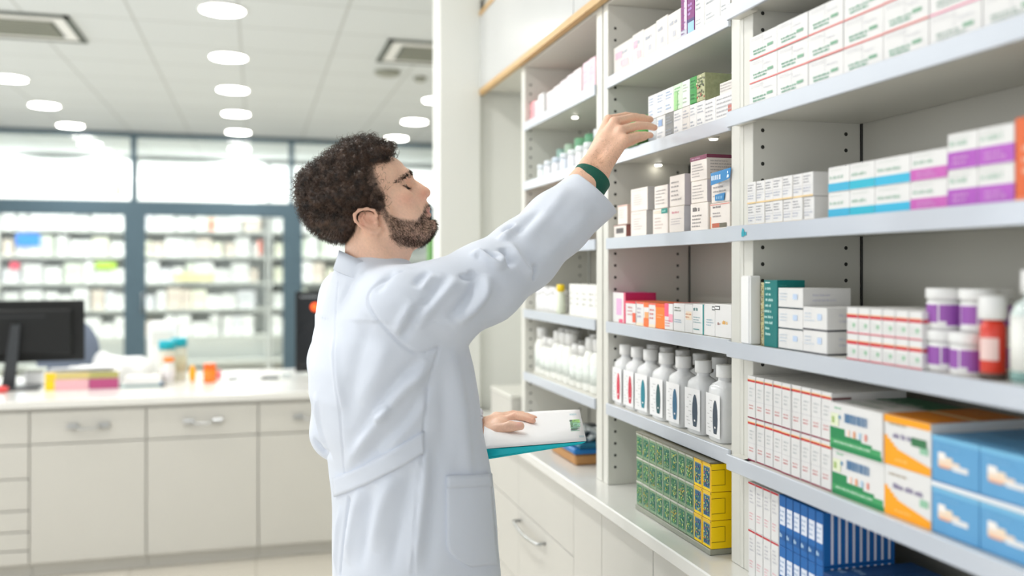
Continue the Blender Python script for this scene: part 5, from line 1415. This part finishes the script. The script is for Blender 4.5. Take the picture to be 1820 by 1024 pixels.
def rbox_profile(m, hx, hy, rows, matl, n=28, e=4.0):
    vs = []
    for sc_, z in rows:
        for i in range(n):
            a = 2*PI*i/n; ca, sa = math.cos(a), math.sin(a)
            k = (abs(ca)**e+abs(sa)**e)**(-1/e); r0 = .016
            if sc_ < 0: vs.append((-sc_*ca, -sc_*sa, z))
            else: vs.append((hx*sc_*k*ca, hy*sc_*k*sa, z))
    fs = [(j*n+i, j*n+(i+1) % n, (j+1)*n+(i+1) % n, (j+1)*n+i) for j in range(len(rows)-1) for i in range(n)]
    m.add(vs, fs, matl, True); m.add([vs[i] for i in range(n)], [tuple(range(n))[::-1]], matl); m.add(vs[-n:], [tuple(range(n))], matl)
def pet_bottle(col):
    e = empty('rinse_bottle')
    m = MB(); rbox_profile(m, .028, .038, [(.9, 0), (1, .004), (1, .108), (.94, .118), (.75, .125), (-.0165, .131), (-.0145, .133), (-.0145, .140)], M_pet); m.build('bottle', e)
    m = MB(); m.lathe([(.0185, .1405), (.0192, .142), (.0192, .1665), (.018, .168), (.001, .168)], M_plasw, n=22); m.build('cap', e)
    m = MB()
    x = -.0286
    m.quad([(x, .035, .010), (x, -.035, .010), (x, -.035, .104), (x, .035, .104)], cmat((240, 239, 238), .3))
    y0 = -.012; n = 14; pts = []
    for i in range(n):
        a = 2*PI*i/n; pts.append((x-.0006, y0-.0118*math.cos(a), .052+(.040*(math.sin(a)) if math.sin(a) > 0 else .034*max(-1, math.sin(a)*1.25))))
    m.quad(pts, col); m.quad([(x-.0008, y0+.003, .03), (x-.0008, y0-.003, .03), (x-.0008, y0-.003, .034), (x-.0008, y0+.003, .034)], cmat((236, 236, 236)))
    rr_ = random.Random(9)
    for q in range(10): 
        yy = .028-rr_.random()*.02; L_ = rr_.uniform(.006, .016); zz = .02+.0075*q; m.quad([(x-.0005, yy, zz), (x-.0005, yy-L_, zz), (x-.0005, yy-L_, zz+.0018), (x-.0005, yy, zz+.0018)], cmat((196, 196, 200)))
    m.build('label', e, label='white label with coloured drop')
    return e
bc = [((214, 50, 80), 'crimson'), ((206, 50, 70), 'red'), ((30, 130, 150), 'teal'), ((40, 88, 96), 'dark green'), ((40, 100, 140), 'blue'), ((56, 72, 90), 'slate'), ((50, 64, 84), 'slate')]
bY = [yat(p, .985) for p in (1105, 1124, 1149, 1178, 1208, 1243, 1281)]
for i, (col, cn_) in enumerate(bc):
    e = pet_bottle(cmat(col, .25)); e.location = (.993, min(bY[i]-.004, 2.357-.081*i), SH[4]+.0006); e.rotation_euler[2] = rp_.uniform(-.06, .06)
    tag(e, 'white-capped bottle with %s drop, front row, %s from the far upright' % (cn_, ORD[i+1]), 'bottle', 'white-capped bottles on the fifth shelf')
proto = None
for i in range(7):
    e = pet_bottle(cmat((200, 200, 204))) if proto is None else copy_tree(proto); proto = proto or e
    e.location = (1.064, (bY[i]+(bY[i+1] if i < 6 else bY[i]-.078))/2-.002, SH[4]+.0006)
    tag(e, 'plain white-capped bottle in the back row, %s from the far upright' % ORD[i+1], 'bottle', 'white-capped bottles on the fifth shelf')
# worktop: green blister packs and yellow end packs
gx = .930; ye = yat(1232, gx); yl = yat(1130, gx); yr = yat(1263, gx)
dyg = (yl-ye)/8; LH = .0605
M_gbase = mat('green_pack', (126, 156, 120), .35, var=.15, scale=60, coat=.2); M_gtray = mat('grey_tray', (150, 152, 138), .4, var=.06)
def gpack(seed, yellow=False):
    r_ = random.Random(seed); c = Carton(.16, (dyg if not yellow else (ye-yr)/2)-.0008, LH-.0008, M_gbase if not yellow else mat('yellow_card', (255, 214, 0), .42, var=.02))
    if yellow: c.q('f', .08, .1, .86, .88, (176, 160, 130))
    c.q('f', .12 if not yellow else .14, .12, .88 if not yellow else .80, .84, (60, 120, 96) if not yellow else (40, 100, 130))
    pal = [(40, 120, 70), (90, 170, 90), (150, 200, 130), (20, 80, 70), (30, 110, 120), (180, 200, 150), (60, 140, 100), (190, 214, 150), (214, 206, 90)]+([(230, 190, 50), (220, 120, 60)] if seed % 4 == 3 or yellow else [])+([(60, 140, 190), (160, 60, 110), (30, 70, 140)] if yellow else [])
    for q in range(64):
        u, v = r_.uniform(.13, .80), r_.uniform(.13, .76); c.q('f', u, v, min(u+r_.uniform(.04, .10), .87 if not yellow else .8), v+r_.uniform(.03, .08), r_.choice(pal), .0006+.00001*q)
    c.q('f', 0, .93, 1, 1, (196, 200, 186) if not yellow else (240, 190, 60)); c.q('f', .95, 0, 1, 1, (176, 184, 168) if not yellow else (230, 170, 40))
    c.q('t', 0, 0, 1, 1, (178, 176, 158)); c.q('t', .1, .1, .9, .6, (150, 148, 130), .0006)
    if yellow:
        for (u0, v0, u1, v1) in ((.0, .24, .20, .255), (.0, .78, .20, .795), (.196, .24, .202, .795)): c.q('s', u0, v0, u1, v1, (110, 92, 20))
    return c.mesh('green_pack')
gm = [gpack(s_) for s_ in range(8)]; ym = [gpack(40, True), gpack(43, True)]
mb = MB(); mb.box(-.083, .083, -(yl-yr)/2, (yl-yr)/2-.001, 0, .012, M_gtray, b=.001); put(mb.mesh('display_tray'), 'display_tray', gx+.0815, (yl+yr)/2, ZC, 'grey display tray under the green and yellow packs', 'tray')
mb = MB(); mb.box(-.083, .083, -(yl-yr)/2+.002, (yl-yr)/2-.003, 0, .002, mat('brown_sleeve', (120, 116, 96), .4, var=.3, scale=20)); put(mb.mesh('display_cover'), 'display_cover', gx+.0815, (yl+yr)/2+.0005, ZC+.0134+3*LH, 'dull brown card lying on top of the green packs', 'card')
for i in range(8):
    for j in range(3):
        put(gm[(i*3+j*5) % 8], 'blister_pack', gx+.082, yl-dyg*(i+.5), ZC+.0126+LH*j, 'green patterned pack on the worktop, %s from far end, %s layer' % (ORD[i+1], LAY[3][j]), 'medicine pack', 'green packs in the display tray')
for i in range(2):
    for j in range(3):
        put(ym[i], 'yellow_pack', gx+.082, ye-(ye-yr)/2*(i+.5), ZC+.0126+LH*j, 'yellow-edged blue pack, %s, %s layer' % (('inner column', 'outer column with bright yellow side')[i], LAY[3][j]), 'medicine pack', 'yellow-edged packs in the display tray')

# ---- FARTHEST BAY (out of focus) -----------------------------------------
X3 = .975
def simple(dx, dy, dz, col, txt=None):
    c = Carton(dx, dy, dz, cmat(col)); 
    if txt: c.text('f', .1, .3, .9, .8, 3, txt, .5)
    return c.mesh('blurred_carton')
row = [(940, 951, .075, (246, 170, 172), 'pink'), (951, 957, .07, (238, 236, 234), 'white'), (957, 966, .085, (240, 240, 238), 'white'), (972, 984, .075, (238, 232, 234), 'white'), (984, 996, .080, (236, 228, 230), 'white'), (996, 1008, .085, (238, 230, 232), 'white'), (1008, 1020, .09, (238, 230, 232), 'white'), (1020, 1033, .093, (238, 228, 230), 'white'), (1036, 1047, .098, (240, 212, 220), 'pale pink'), (1047, 1058, .10, (240, 206, 216), 'pale pink')]
for i, (a, b, h, col, cn_) in enumerate(row):
    ya, yb_ = min(yat(a, X3), 3.222), max(yat(b, X3), 2.492)
    put(simple(.12, ya-yb_-.001, h, col, (214, 200, 206)), 'medicine_carton', X3+.06, (ya+yb_)/2, SH[0], '%s carton on the top shelf of the farthest bay, %s from its far side' % (cn_, ORD[i+1]), 'medicine box', 'cartons on the top shelf of the farthest bay')
put(simple(.06, .07, .125, (186, 112, 60)), 'brown_carton', 1.13, 3.12, SH[0], 'brown-orange carton standing behind the white ones in the farthest bay', 'box')
def cup(h, r, body, top, nm):
    e = empty('plastic_tub')
    m = MB(); m.lathe([(r*.9, 0), (r, .003), (r, h*.72)], cmat(body, .3), n=18); m.build('container', e)
    m = MB(); m.lathe([(r*1.03, h*.72+.0003), (r*1.03, h*.98), (r*.95, h), (.001, h)], cmat(top, .3), n=18); m.build('lid', e); return e
cups = [(956, .975, .055, .020, (236, 238, 240), (220, 226, 234)), (968, .975, .060, .020, (238, 240, 244), (226, 232, 238)), (982, .975, .062, .020, (238, 242, 246), (210, 220, 232)), (996, .975, .066, .020, (226, 236, 244), (228, 234, 240)), (1010, .975, .068, .020, (238, 240, 244), (236, 238, 240)), (1024, .975, .070, .019, (238, 240, 242), (234, 238, 240)), (1038, .975, .072, .018, (238, 240, 242), (236, 238, 240)),
        (990, 1.05, .115, .022, (214, 228, 226), (170, 206, 190)), (1004, 1.05, .122, .022, (226, 232, 222), (196, 220, 200)), (1022, 1.05, .128, .026, (150, 200, 170), (130, 190, 150)), (1040, 1.05, .128, .026, (146, 196, 166), (120, 184, 146)), (1056, 1.02, .120, .022, (236, 240, 238), (220, 230, 226))]
for i, (p, X, h, r, b1, b2) in enumerate(cups):
    e = cup(h, r, b1, b2, ''); e.location = (X+r, max(min(yat(p, X), 3.19), 2.53), SH[1]+.0006)
    lbl = ('short white tub with blue-white lid in the front row, %s from the far side' % ORD[i+1]) if i < 7 else ('tall %s tub in the back row, %s along' % ('pale green' if i < 11 else 'white', ORD[i-6]))
    tag(e, lbl, 'tub', 'tubs in the farthest bay')
put(simple(.09, .12, .165, (222, 84, 52)), 'red_carton', X3+.05, 2.93, SH[2], 'orange-red carton just above his raised sleeve', 'box')
for i in range(5):
    put(simple(.1, .055, .10, (238, 238, 232), (210, 212, 206)), 'medicine_carton', X3+.05, 2.525+.058*i, SH[3], 'white carton on the fourth shelf of the farthest bay, %s from the near upright' % ORD[i+1], 'medicine box', 'white cartons on the fourth shelf of the farthest bay')
for i in range(5):
    e = cup(.075+.01*(i % 2), .024, (236, 236, 232), (240, 240, 238), ''); e.location = (X3+.03, 2.95+.054*i, SH[3]+.0006); tag(e, 'small white jar on the fourth shelf of the farthest bay, %s along' % ORD[i+1], 'jar', 'small white jars in the farthest bay')
e = empty('drop_bottle', (X3+.0, 2.872, SH[3]+.0006), label='small bottle with bright yellow cap under his sleeve', cat='bottle')
m = MB(); m.lathe([(.014, 0), (.016, .003), (.016, .06), (.008, .07), (.008, .074)], cmat((226, 232, 214), .3), n=18); m.build('bottle', e)
m = MB(); m.lathe([(.013, .0742), (.013, .096), (.001, .097)], cmat((252, 214, 30), .35), n=18); m.build('cap', e)
def wbottle(h):
    e = empty('tablet_bottle'); r = .028
    m = MB(); m.lathe([(r*.93, 0), (r, .004), (r, h*.62), (r*.7, h*.74), (r*.62, h*.76)], cmat((238, 238, 232), .35), n=18); m.build('bottle', e)
    m = MB(); m.lathe([(r*.72, h*.765), (r*.74, h*.97), (r*.7, h), (.001, h)], M_plasw, n=18); m.build('cap', e)
    m = MB(); m.lathe([(r*1.01, h*.15), (r*1.01, h*.5)], cmat((222, 226, 220)), n=18); m.build('label', e); return e
pb = wbottle(.165)
k = 0
for i in range(11):
    for j in range(2):
        o = pb if k == 0 else copy_tree(pb); k += 1
        o.location = (X3+.03+.062*j, 2.53+.0635*i, SH[4]+.0006); o.scale = (1, 1, .82 if (i*2+j) % 5 in (1, 3) else 1.0)
        tag(o, 'white tablet bottle in the farthest bay, %s row, %s from the near upright' % (('front', 'back')[j], ORD[i+1]), 'bottle', 'white tablet bottles in the farthest bay')
# worktop of the farthest bay: trays and a cream box
mb = MB(); mb.box(-.085, .085, -.12, .12, 0, .034, mat('kraft_box', (178, 130, 78), .55, var=.08), b=.006); put(mb.mesh('kraft_tray'), 'kraft_tray', .985+.05, 2.78, ZC, 'low brown cardboard box under the blue folders on the worktop', 'box')
mb = MB()
mb.box(-.09, .09, -.125, .12, 0, .018, mat('blue_binder', (20, 110, 176), .35, var=.05), b=.004); mb.box(-.075, .1, -.13, .10, .0182, .030, mat('teal_binder', (10, 92, 120), .35, var=.05), b=.003)
put(mb.mesh('blue_folder'), 'blue_folder', 1.035, 2.78, ZC+.0346, 'blue and dark teal plastic folders stacked on the brown box', 'folder')
m = MB()
for q in range(7): m.tube([(rp_.uniform(-.05, .05), rp_.uniform(-.08, .08), .004+.004*q), (rp_.uniform(-.05, .05), rp_.uniform(-.08, .08), .018+.004*q), (rp_.uniform(-.06, .06), rp_.uniform(-.08, .08), .006+.004*q)], .008, cmat((206, 208, 210), .25))
m.box(-.02, .03, -.02, .04, .001, .045, cmat((60, 66, 72)), b=.01)
put(m.mesh('plastic_bag'), 'plastic_bag', 1.03, 2.74, ZC+.066, 'crumpled clear plastic wrapping with dark contents on the blue folders', 'bag')
mb = MB(); mb.box(-.10, .10, -.15, .15, 0, .12, M_lam2, b=.004); mb.box(-.102, .102, -.152, .152, .1202, .135, M_lam, b=.003); put(mb.mesh('document_box'), 'document_box', 1.02, 3.35+.09, ZC, 'cream storage box with lid on the worktop past the farthest bay', 'box')
# ================================================================= THINGS ON THE BACK COUNTER
DY = .33
def setdown(me, name, px, Y, label, cat, z=ZB, rz=0):
    Y += DY
    return inst(me, name, (xat(px, Y), Y, z+.0006), rz, None, label, cat)
Yc = 5.0
# computer monitor seen from behind
e = empty('computer_monitor', (xat(20, 5.36), 5.36, ZB+.0006), rz=math.radians(6), label='black computer monitor seen from behind on the counter', cat='monitor')
m = MB(); x1 = xat(147, 5.42)-xat(20, 5.42); m.box(-.24, x1, .03, .055, .135, .465, M_black, b=.006); m.box(-.2, x1-.06, -.002, .0295, .17, .42, M_black, b=.012); m.build('screen_housing', e)
m = MB()
for q in range(3): m.box(-.14, .16, -.0025, -.0021, .375+.005*q, .377+.005*q, M_dgrey)
m.build('vent_slots', e)
m = MB(); m.prism([(-.045, 0), (.02, 0), (.045, .34), (.002, .34)], -.03, -.0026, M_dgrey, axis='y'); m.build('stand_neck', e, fix=True)
m = MB(); m.box(-.13, .14, -.11, .10, 0, .012, M_dgrey, b=.005); m.build('stand_base', e)
# second screen with an orange light, half hidden by the man
e = empty('touch_screen', (xat(585, 5.6), 5.6, ZB+.0006), label='tall black screen with orange glowing symbol half hidden behind the man', cat='monitor')
w0 = xat(525, 5.6)-xat(585, 5.6)
m = MB(); m.box(w0, .2, 0, .03, .015, .50, M_black, b=.004); m.build('housing', e)
m = MB(); m.box(w0+.012, .188, -.0012, -.0002, .03, .488, mat('screen_dark', (26, 28, 30), .12, var=0), b=0); s_ = m.build('screen', e)
m = MB(); m.lathe([(.024, 0), (.001, .0001)], mat('orange_glow', (255, 92, 30), .4, var=0, emit=1.6), n=20)
me = m.mesh('screen_symbol'); me.transform(Matrix.Rotation(math.radians(90), 4, 'X')); inst(me, 'screen_symbol', (w0+.115, -.0018, .405), parent=s_)
m = MB()
for q in range(6): m.box(w0+.03+.018*q, w0+.043+.018*q, -.0018, -.0013, .462, .473, mat('screen_grey', (150, 154, 158), .4, var=0))
m.build('screen_lettering', s_)
m = MB(); m.box(-.05, .08, -.06, .1, 0, .0145, M_dgrey, b=.004); m.build('stand_base', e)
# book / carton stack
def stackbox(px0, px1, Y, h, cols, dY, name, label, z=ZB):
    Y += DY; x0, x1 = xat(px0, Y), xat(px1, Y); w_ = x1-x0; m = MB(); m.box(-w_/2, w_/2, 0, dY, 0, h, M_carton, b=.001)
    for (u0, u1, v0, v1, c) in cols: m.quad([(-w_/2+w_*u0, -.0005, h*v0), (-w_/2+w_*u1, -.0005, h*v0), (-w_/2+w_*u1, -.0005, h*v1), (-w_/2+w_*u0, -.0005, h*v1)], cmat(c))
    return inst(m.mesh(name), name, ((x0+x1)/2, Y, z+.0006), 0, None, label, 'box')
stackbox(80, 157, 4.90, .054, [(0, .22, 0, 1, (244, 200, 20)), (.22, 1, 0, 1, (226, 172, 178))], .14, 'pink_carton', 'low pink carton with yellow end on the counter beside the monitor')
stackbox(158, 211, 4.90, .054, [(0, 1, 0, 1, (176, 70, 122))], .14, 'magenta_carton', 'low magenta carton beside the pink one')
stackbox(80, 211, 4.905, .036, [(0, .14, 0, 1, (240, 196, 30)), (.14, .6, 0, 1, (206, 186, 120)), (.6, 1, 0, 1, (168, 160, 96))], .14, 'olive_carton', 'long olive and yellow carton lying on the pink and magenta ones', z=ZB+.0552)
mb = MB()
for q in range(9):
    R3 = Matrix.Rotation(rp_.uniform(-.4, .4), 3, 'Z') @ Matrix.Rotation(rp_.uniform(-.05, .05), 3, 'X'); x_ = rp_.uniform(-.13, .15); mb.box(x_-.06, x_+.06, .02, .14, .001+.0025*q, .002+.0025*q, M_paper, rot=R3)
setdown(mb.mesh('loose_papers'), 'paper_pile', 150, 4.9, 'loose white papers piled on the olive carton', 'papers', z=ZB+.0925)
stackbox(214, 290, 4.92, .030, [(0, 1, 0, .5, (190, 214, 218)), (.1, .9, .15, .4, (120, 176, 190)), (.92, 1, 0, .8, (70, 130, 180))], .14, 'flat_carton', 'flat white carton with blue-green print beside the jars')
stackbox(222, 286, 4.93, .022, [], .12, 'flat_carton', 'plain flat white carton on the blue-printed one', z=ZB+.0315)
# crumpled white bag behind
def blob(parts_, name, lo, hi, m, h=.012):
    s_ = SDF()
    for (x, y, z, a, b, c, k) in parts_: s_.ell((x, y, z), (a, b, c), k)
    V, F = surface(s_, lo, hi, h, B=8, relax=1); N = normals(V, F); V = V+N*(nz_(V, 14)*.012)[:, None]; V[:, 2] = np.maximum(V[:, 2], .0008); return np_mesh(name, V, F, [m])
M_bag = mat('white_bag', (240, 240, 240), .45, var=.02)
me = blob([(0, 0, .07, .10, .07, .08, 0), (.12, .02, .06, .09, .06, .075, .03), (-.06, .03, .10, .05, .05, .07, .02)], 'paper_bag', (-.25, -.15, -.05), (.3, .15, .25), M_bag)
setdown(me, 'paper_bag', 200, 5.22, 'crumpled white bag on the counter in front of the dark door post', 'bag')
me = blob([(0, 0, .05, .06, .05, .055, 0), (.05, .0, .09, .06, .05, .03, .02)], 'tissue_bundle', (-.15, -.12, -.05), (.2, .12, .2), M_bag, .01)
setdown(me, 'tissue_bundle', 228, 5.38, 'small rounded white bundle next to the crumpled bag', 'bag')
# grey chair back beyond the counter
M_chair = mat('blue_grey_fabric', (112, 122, 140), .8, var=.05)
e = empty('office_chair', (xat(120, 6.6), 6.6, 0), label='blue-grey office chair whose back shows beside the monitor', cat='chair')
s_ = SDF(); s_.ell((0, 0, .95), (.20, .045, .235), 0); V, F = surface(s_, (-.3, -.1, .7), (.3, .1, 1.4), .012, B=8); inst(np_mesh('backrest', V, F, [M_chair]), 'backrest', parent=e)
s_ = SDF(); s_.ell((0, -.25, .5), (.25, .25, .045), 0); V, F = surface(s_, (-.3, -.55, .4), (.3, .05, .6), .012, B=8); inst(np_mesh('seat', V, F, [M_chair]), 'seat', parent=e)
m = MB(); m.tube([(0, -.03, .5), (0, .035, .62), (0, .05, .95)], .02, M_black); m.build('back_support', e)
m = MB(); m.tube([(0, -.25, .06), (0, -.25, .47)], .025, M_chrome); m.build('column', e)
for k in range(5):
    a = 2*PI*k/5; m = MB(); m.tube([(0, -.25, .075), (.27*math.cos(a), -.25+.27*math.sin(a), .055)], [.022, .015], M_black); l_ = m.build('leg', e)
    m = MB(); m.lathe([(.012, .0), (.024, .006), (.024, .036), (.012, .042)], M_black, (.27*math.cos(a), -.25+.27*math.sin(a), 0), 14); m.build('caster', l_)
# jars and bottles
M_jar = mat('clear_jar', (206, 206, 190), .15, var=.05, coat=.4); M_tlid = mat('turquoise_lid', (0, 168, 186), .35, var=.02); M_amb = mat('amber_plastic', (240, 128, 16), .2, var=.03, coat=.5)
def can(name, px, Y, r, h, body, lid, lidh, label, cat='jar', lidr=1.05, extra=None):
    Y += DY; e = empty(name, (xat(px, Y), Y, ZB+.0006), label=label, cat=cat)
    m = MB(); m.lathe([(r*.94, 0), (r, .004), (r, h-lidh-.004), (r*.92, h-lidh)], body, n=22); m.build('container', e)
    m = MB(); m.lathe([(r*lidr, h-lidh+.0005), (r*lidr, h-.003), (r*lidr*.93, h), (.001, h)], lid, n=22); m.build('lid', e)
    if extra:
        for (z0, z1, mm_) in extra:
            m = MB(); m.lathe([(r*1.012, z0), (r*1.012, z1)], mm_, n=22); m.build('label', e)
    return e
can('storage_jar', 297, 5.08, .043, .235, M_jar, M_tlid, .048, 'clear jar with turquoise lid behind the orange-capped bottle', extra=[(.03, .09, cmat((226, 224, 214)))])
can('storage_jar', 318, 5.20, .042, .240, M_jar, M_tlid, .048, 'clear jar with turquoise lid standing slightly behind the first', extra=[(.05, .14, cmat((196, 190, 160)))])
can('pill_bottle', 300, 4.98, .028, .150, mat('pale_bottle', (224, 222, 218), .3), M_amb, .024, 'white bottle with orange cap in front of the turquoise jars', 'bottle', extra=[(.02, .08, cmat((214, 210, 208)))])
e = empty('capsule', (xat(342, 5.38), 5.38, ZB+.0006), label='small upright orange-yellow capsule holder between the jars and the amber bottle', cat='container')
m = MB(); m.lathe([(.006, 0), (.015, .016), (.020, .046), (.016, .076), (.007, .094), (.001, .098)], mat('yellow_orange', (252, 172, 20), .25, coat=.4), n=18); m.build('shell', e)
e = empty('pill_bottle', (xat(373, 5.38), 5.38, ZB+.0006), label='amber orange prescription bottle on the counter', cat='bottle')
m = MB(); m.lathe([(.032, 0), (.036, .003), (.036, .072), (.031, .076)], M_amb, n=24); m.build('container', e)
m = MB(); m.lathe([(.034, .0765), (.034, .103), (.001, .104)], mat('orange_cap', (232, 100, 10), .3), n=24); m.build('cap', e)
can('lotion_pump', 389, 5.2, .014, .05, cmat((236, 120, 130)), cmat((236, 160, 170)), .012, 'tiny pink bottle just behind the amber one', 'bottle')
# white dispenser box behind
mb = MB(); mb.box(-.085, .085, -.06, .06, 0, .33, M_white, b=.012); mb.box(-.06, .06, -.0612, -.0604, .19, .27, cmat((226, 226, 224))); setdown(mb.mesh('white_dispenser'), 'dispenser', 292, 5.36, 'white box-shaped dispenser standing behind the turquoise-lidded jars', 'dispenser')
for px, w_, c, lb in ((415, .06, (120, 128, 130), 'dark grey stapler-like clip'), (480, .10, (58, 66, 72), 'black pen case'), (448, .09, (206, 214, 222), 'pale blue notepad'), (508, .05, (200, 204, 206), 'small grey card reader')):
    mb = MB(); mb.box(-w_/2, w_/2, -.02, .03, 0, .012 if px != 508 else .03, cmat(c), b=.003); setdown(mb.mesh('desk_item'), {415: 'desk_clip', 480: 'pen_case', 448: 'notepad', 508: 'card_reader'}[px], px, 5.12, lb+' lying on the counter near the man', 'stationery')
mb = MB(); mb.box(-.05, .05, -.04, .04, 0, .075, M_white, b=.01); mb.box(-.052, .052, -.042, .042, .0752, .09, cmat((224, 226, 216)), b=.004); setdown(mb.mesh('cream_tub'), 'cream_tub', 63, 5.2, 'cream tub with lid behind the monitor stand', 'tub')
mb = MB(); mb.box(-.16, .16, -.05, .05, 0, .018, M_black, b=.004)
for r_ in range(3):
    for q in range(12): mb.box(-.15+.025*q, -.128+.025*q, -.04+.027*r_, -.017+.027*r_, .0181, .022, M_dgrey)
setdown(mb.mesh('keyboard'), 'keyboard', 52, 5.02, 'black keyboard lying under the monitor', 'keyboard', rz=.05) if False else None
m = MB(); m.lathe([(.018, 0), (.03, .012), (.026, .028), (.001, .034)], cmat((222, 80, 80)), n=18, sy=1.3); setdown(m.mesh('computer_mouse'), 'computer_mouse', 4, 4.885, 'red and white computer mouse at the monitor foot', 'mouse')

# ================================================================= STOREROOM BEYOND THE GLASS
YS = 13.3
SZ = [.22, .58, .95, 1.32, 1.68, 2.03]
M_stw = mat('store_white', (244, 245, 244), .4, var=.01); M_stg = mat('store_grey_edge', (200, 202, 198), .5)
bays = [(-5.0, -3.3), (-3.27, -1.57), (-1.54, .16), (.19, 1.89), (1.92, 3.6)]
M_glow = mat('glowing_fascia', (255, 255, 255), .5, var=0, emit=1.1)  # brightness of the white fascia is put in as emission
for bi, (a, b) in enumerate(bays):
    e = empty('store_shelving', ((a+b)/2, YS, 0), label='white storeroom shelving behind the glass, %s bay from the side wall' % ORD[bi+1], cat='shelving', group='storeroom shelving')
    ox = (a+b)/2
    m = MB(); m.box(a-ox, b-ox, .44, .46, 0, 2.40, M_stw); m.build('back_panel', e)
    for x in (a, b-.02): m = MB(); m.box(x-ox, x-ox+.02, 0, .4395, 0, 2.40, M_stw); m.build('side_panel', e)
    for z in SZ: m = MB(); m.box(a-ox+.0205, b-ox-.0205, .003, .4395, z-.025, z, M_stw); m.box(a-ox+.0205, b-ox-.0205, 0, .003, z-.035, z+.004, M_stg); m.build('shelf', e)
    m = MB(); m.box(a-ox, b-ox, -.02, .46, 2.401, 2.98, M_stw); m.build('fascia', e)
    m = MB(); m.box(a-ox+.02, b-ox-.02, -.024, -.0202, 2.45, 2.96, M_glow); m.build('glow_panel', e)
palS = [(244, 244, 244)]*7+[(226, 228, 226), (236, 232, 214), (214, 224, 210), (232, 236, 240), (228, 214, 206)]
protos = {}
def sbox(w_, h_, col):
    key = (round(w_, 2), round(h_, 2), col)
    if key not in protos:
        m = MB(); m.box(-w_/2, w_/2, 0, .2, 0, h_, cmat(col), b=.003); m.quad([(-w_*.35, -.001, h_*.5), (w_*.35, -.001, h_*.5), (w_*.35, -.001, h_*.66), (-w_*.35, -.001, h_*.66)], cmat(tuple(max(0, c-26) for c in col))); protos[key] = m.mesh('store_carton')
    return protos[key]
rs = random.Random(77); cnt = 0
for zi, z in enumerate(SZ[1:]):
    x = -3.2; k = 0
    while x < 2.05:
        w_ = rs.choice([.12, .14, .16, .2, .24]); h_ = rs.choice([.18, .2, .24, .26, .28]); col = rs.choice(palS)
        if any(a-.03 < x < a+.05 or a-.03 < x+w_ < a+.05 or (x < a < x+w_) for a in (-3.27, -1.56, .17, 1.90)): x += .04; continue
        k += 1; cnt += 1
        bay_ = [i for i, (a, b) in enumerate(bays) if a <= x <= b]
        o = inst(sbox(w_-.01, h_, col), 'store_carton', (x+w_/2, YS+.02, z+.0006), 0, None,
                 'blurred %s carton behind the glass, %s shelf up, %s along' % ('white' if col[0] > 240 else 'tinted', ORD[zi+1], (ORD[k] if k <= 20 else 'twenty-'+ORD[k-20])), 'box', 'blurred cartons on the storeroom shelves')
        x += w_+rs.choice([0, 0, .01, .03])
def sx(px, Y=YS): return xat(px, Y)
def accent(px, z, w_, h_, col, name, label, cat='box', Y=YS-.006, d=.015):
    m = MB(); m.box(-w_/2, w_/2, 0, d, 0, h_, cmat(col), b=.002); inst(m.mesh(name), name, (sx(px, Y), Y-.012, z), 0, None, label, cat)
accent(50, 1.80, .28, .16, (50, 130, 236), 'shelf_sign', 'bright blue sign on a storeroom shelf behind the glass', 'sign')
accent(376, 2.04, .06, .14, (250, 100, 80), 'red_carton', 'small coral red box on the top storeroom shelf')
accent(462, 1.70, .045, .20, (240, 140, 120), 'slim_carton', 'slim salmon box on the storeroom shelf near the post')
accent(26, 1.50, .10, .08, (246, 80, 110), 'pink_carton', 'small pinkish red pack behind the glass below the blue sign')
accent(188, 1.50, .26, .09, (176, 216, 60), 'green_carton', 'lime green pack behind the glass beside the door post')
accent(345, 1.34, .5, .10, (232, 220, 160), 'cream_carton', 'pale yellow pack low on the storeroom shelf in the middle door')
accent(210, 2.48, .10, .30, (226, 196, 120), 'wall_sign', 'yellowish upright sign on the bright fascia of the storeroom shelving', 'sign', Y=YS-.014)
# hanging white sign panel between the lamps
e = empty('hanging_panel', (sx(437, 12.6), 12.6, 2.15), label='tall white hanging panel behind the middle glass', cat='sign')
m = MB(); m.box(-.17, .17, -.02, .02, 0, .62, M_stw, b=.004); m.build('panel', e)
for q in (-.12, .12): m = MB(); m.tube([(q, 0, .621), (q, 0, H-2.15-.001)], .004, M_chrome); m.build('rod', e)
e = empty('globe_lamp', (sx(388, 12.6), 12.6, 2.58), label='small round glowing lamp behind the glass beside the hanging panel', cat='lamp')
m = MB(); m.lathe([(.001, -.07), (.05, -.05), (.07, 0), (.05, .05), (.001, .07)], mat('globe_glow', (255, 255, 250), .5, var=0, emit=4), n=18); m.build('globe', e)
m = MB(); m.tube([(0, 0, .071), (0, 0, H-2.58-.001)], .004, M_chrome); m.build('rod', e)
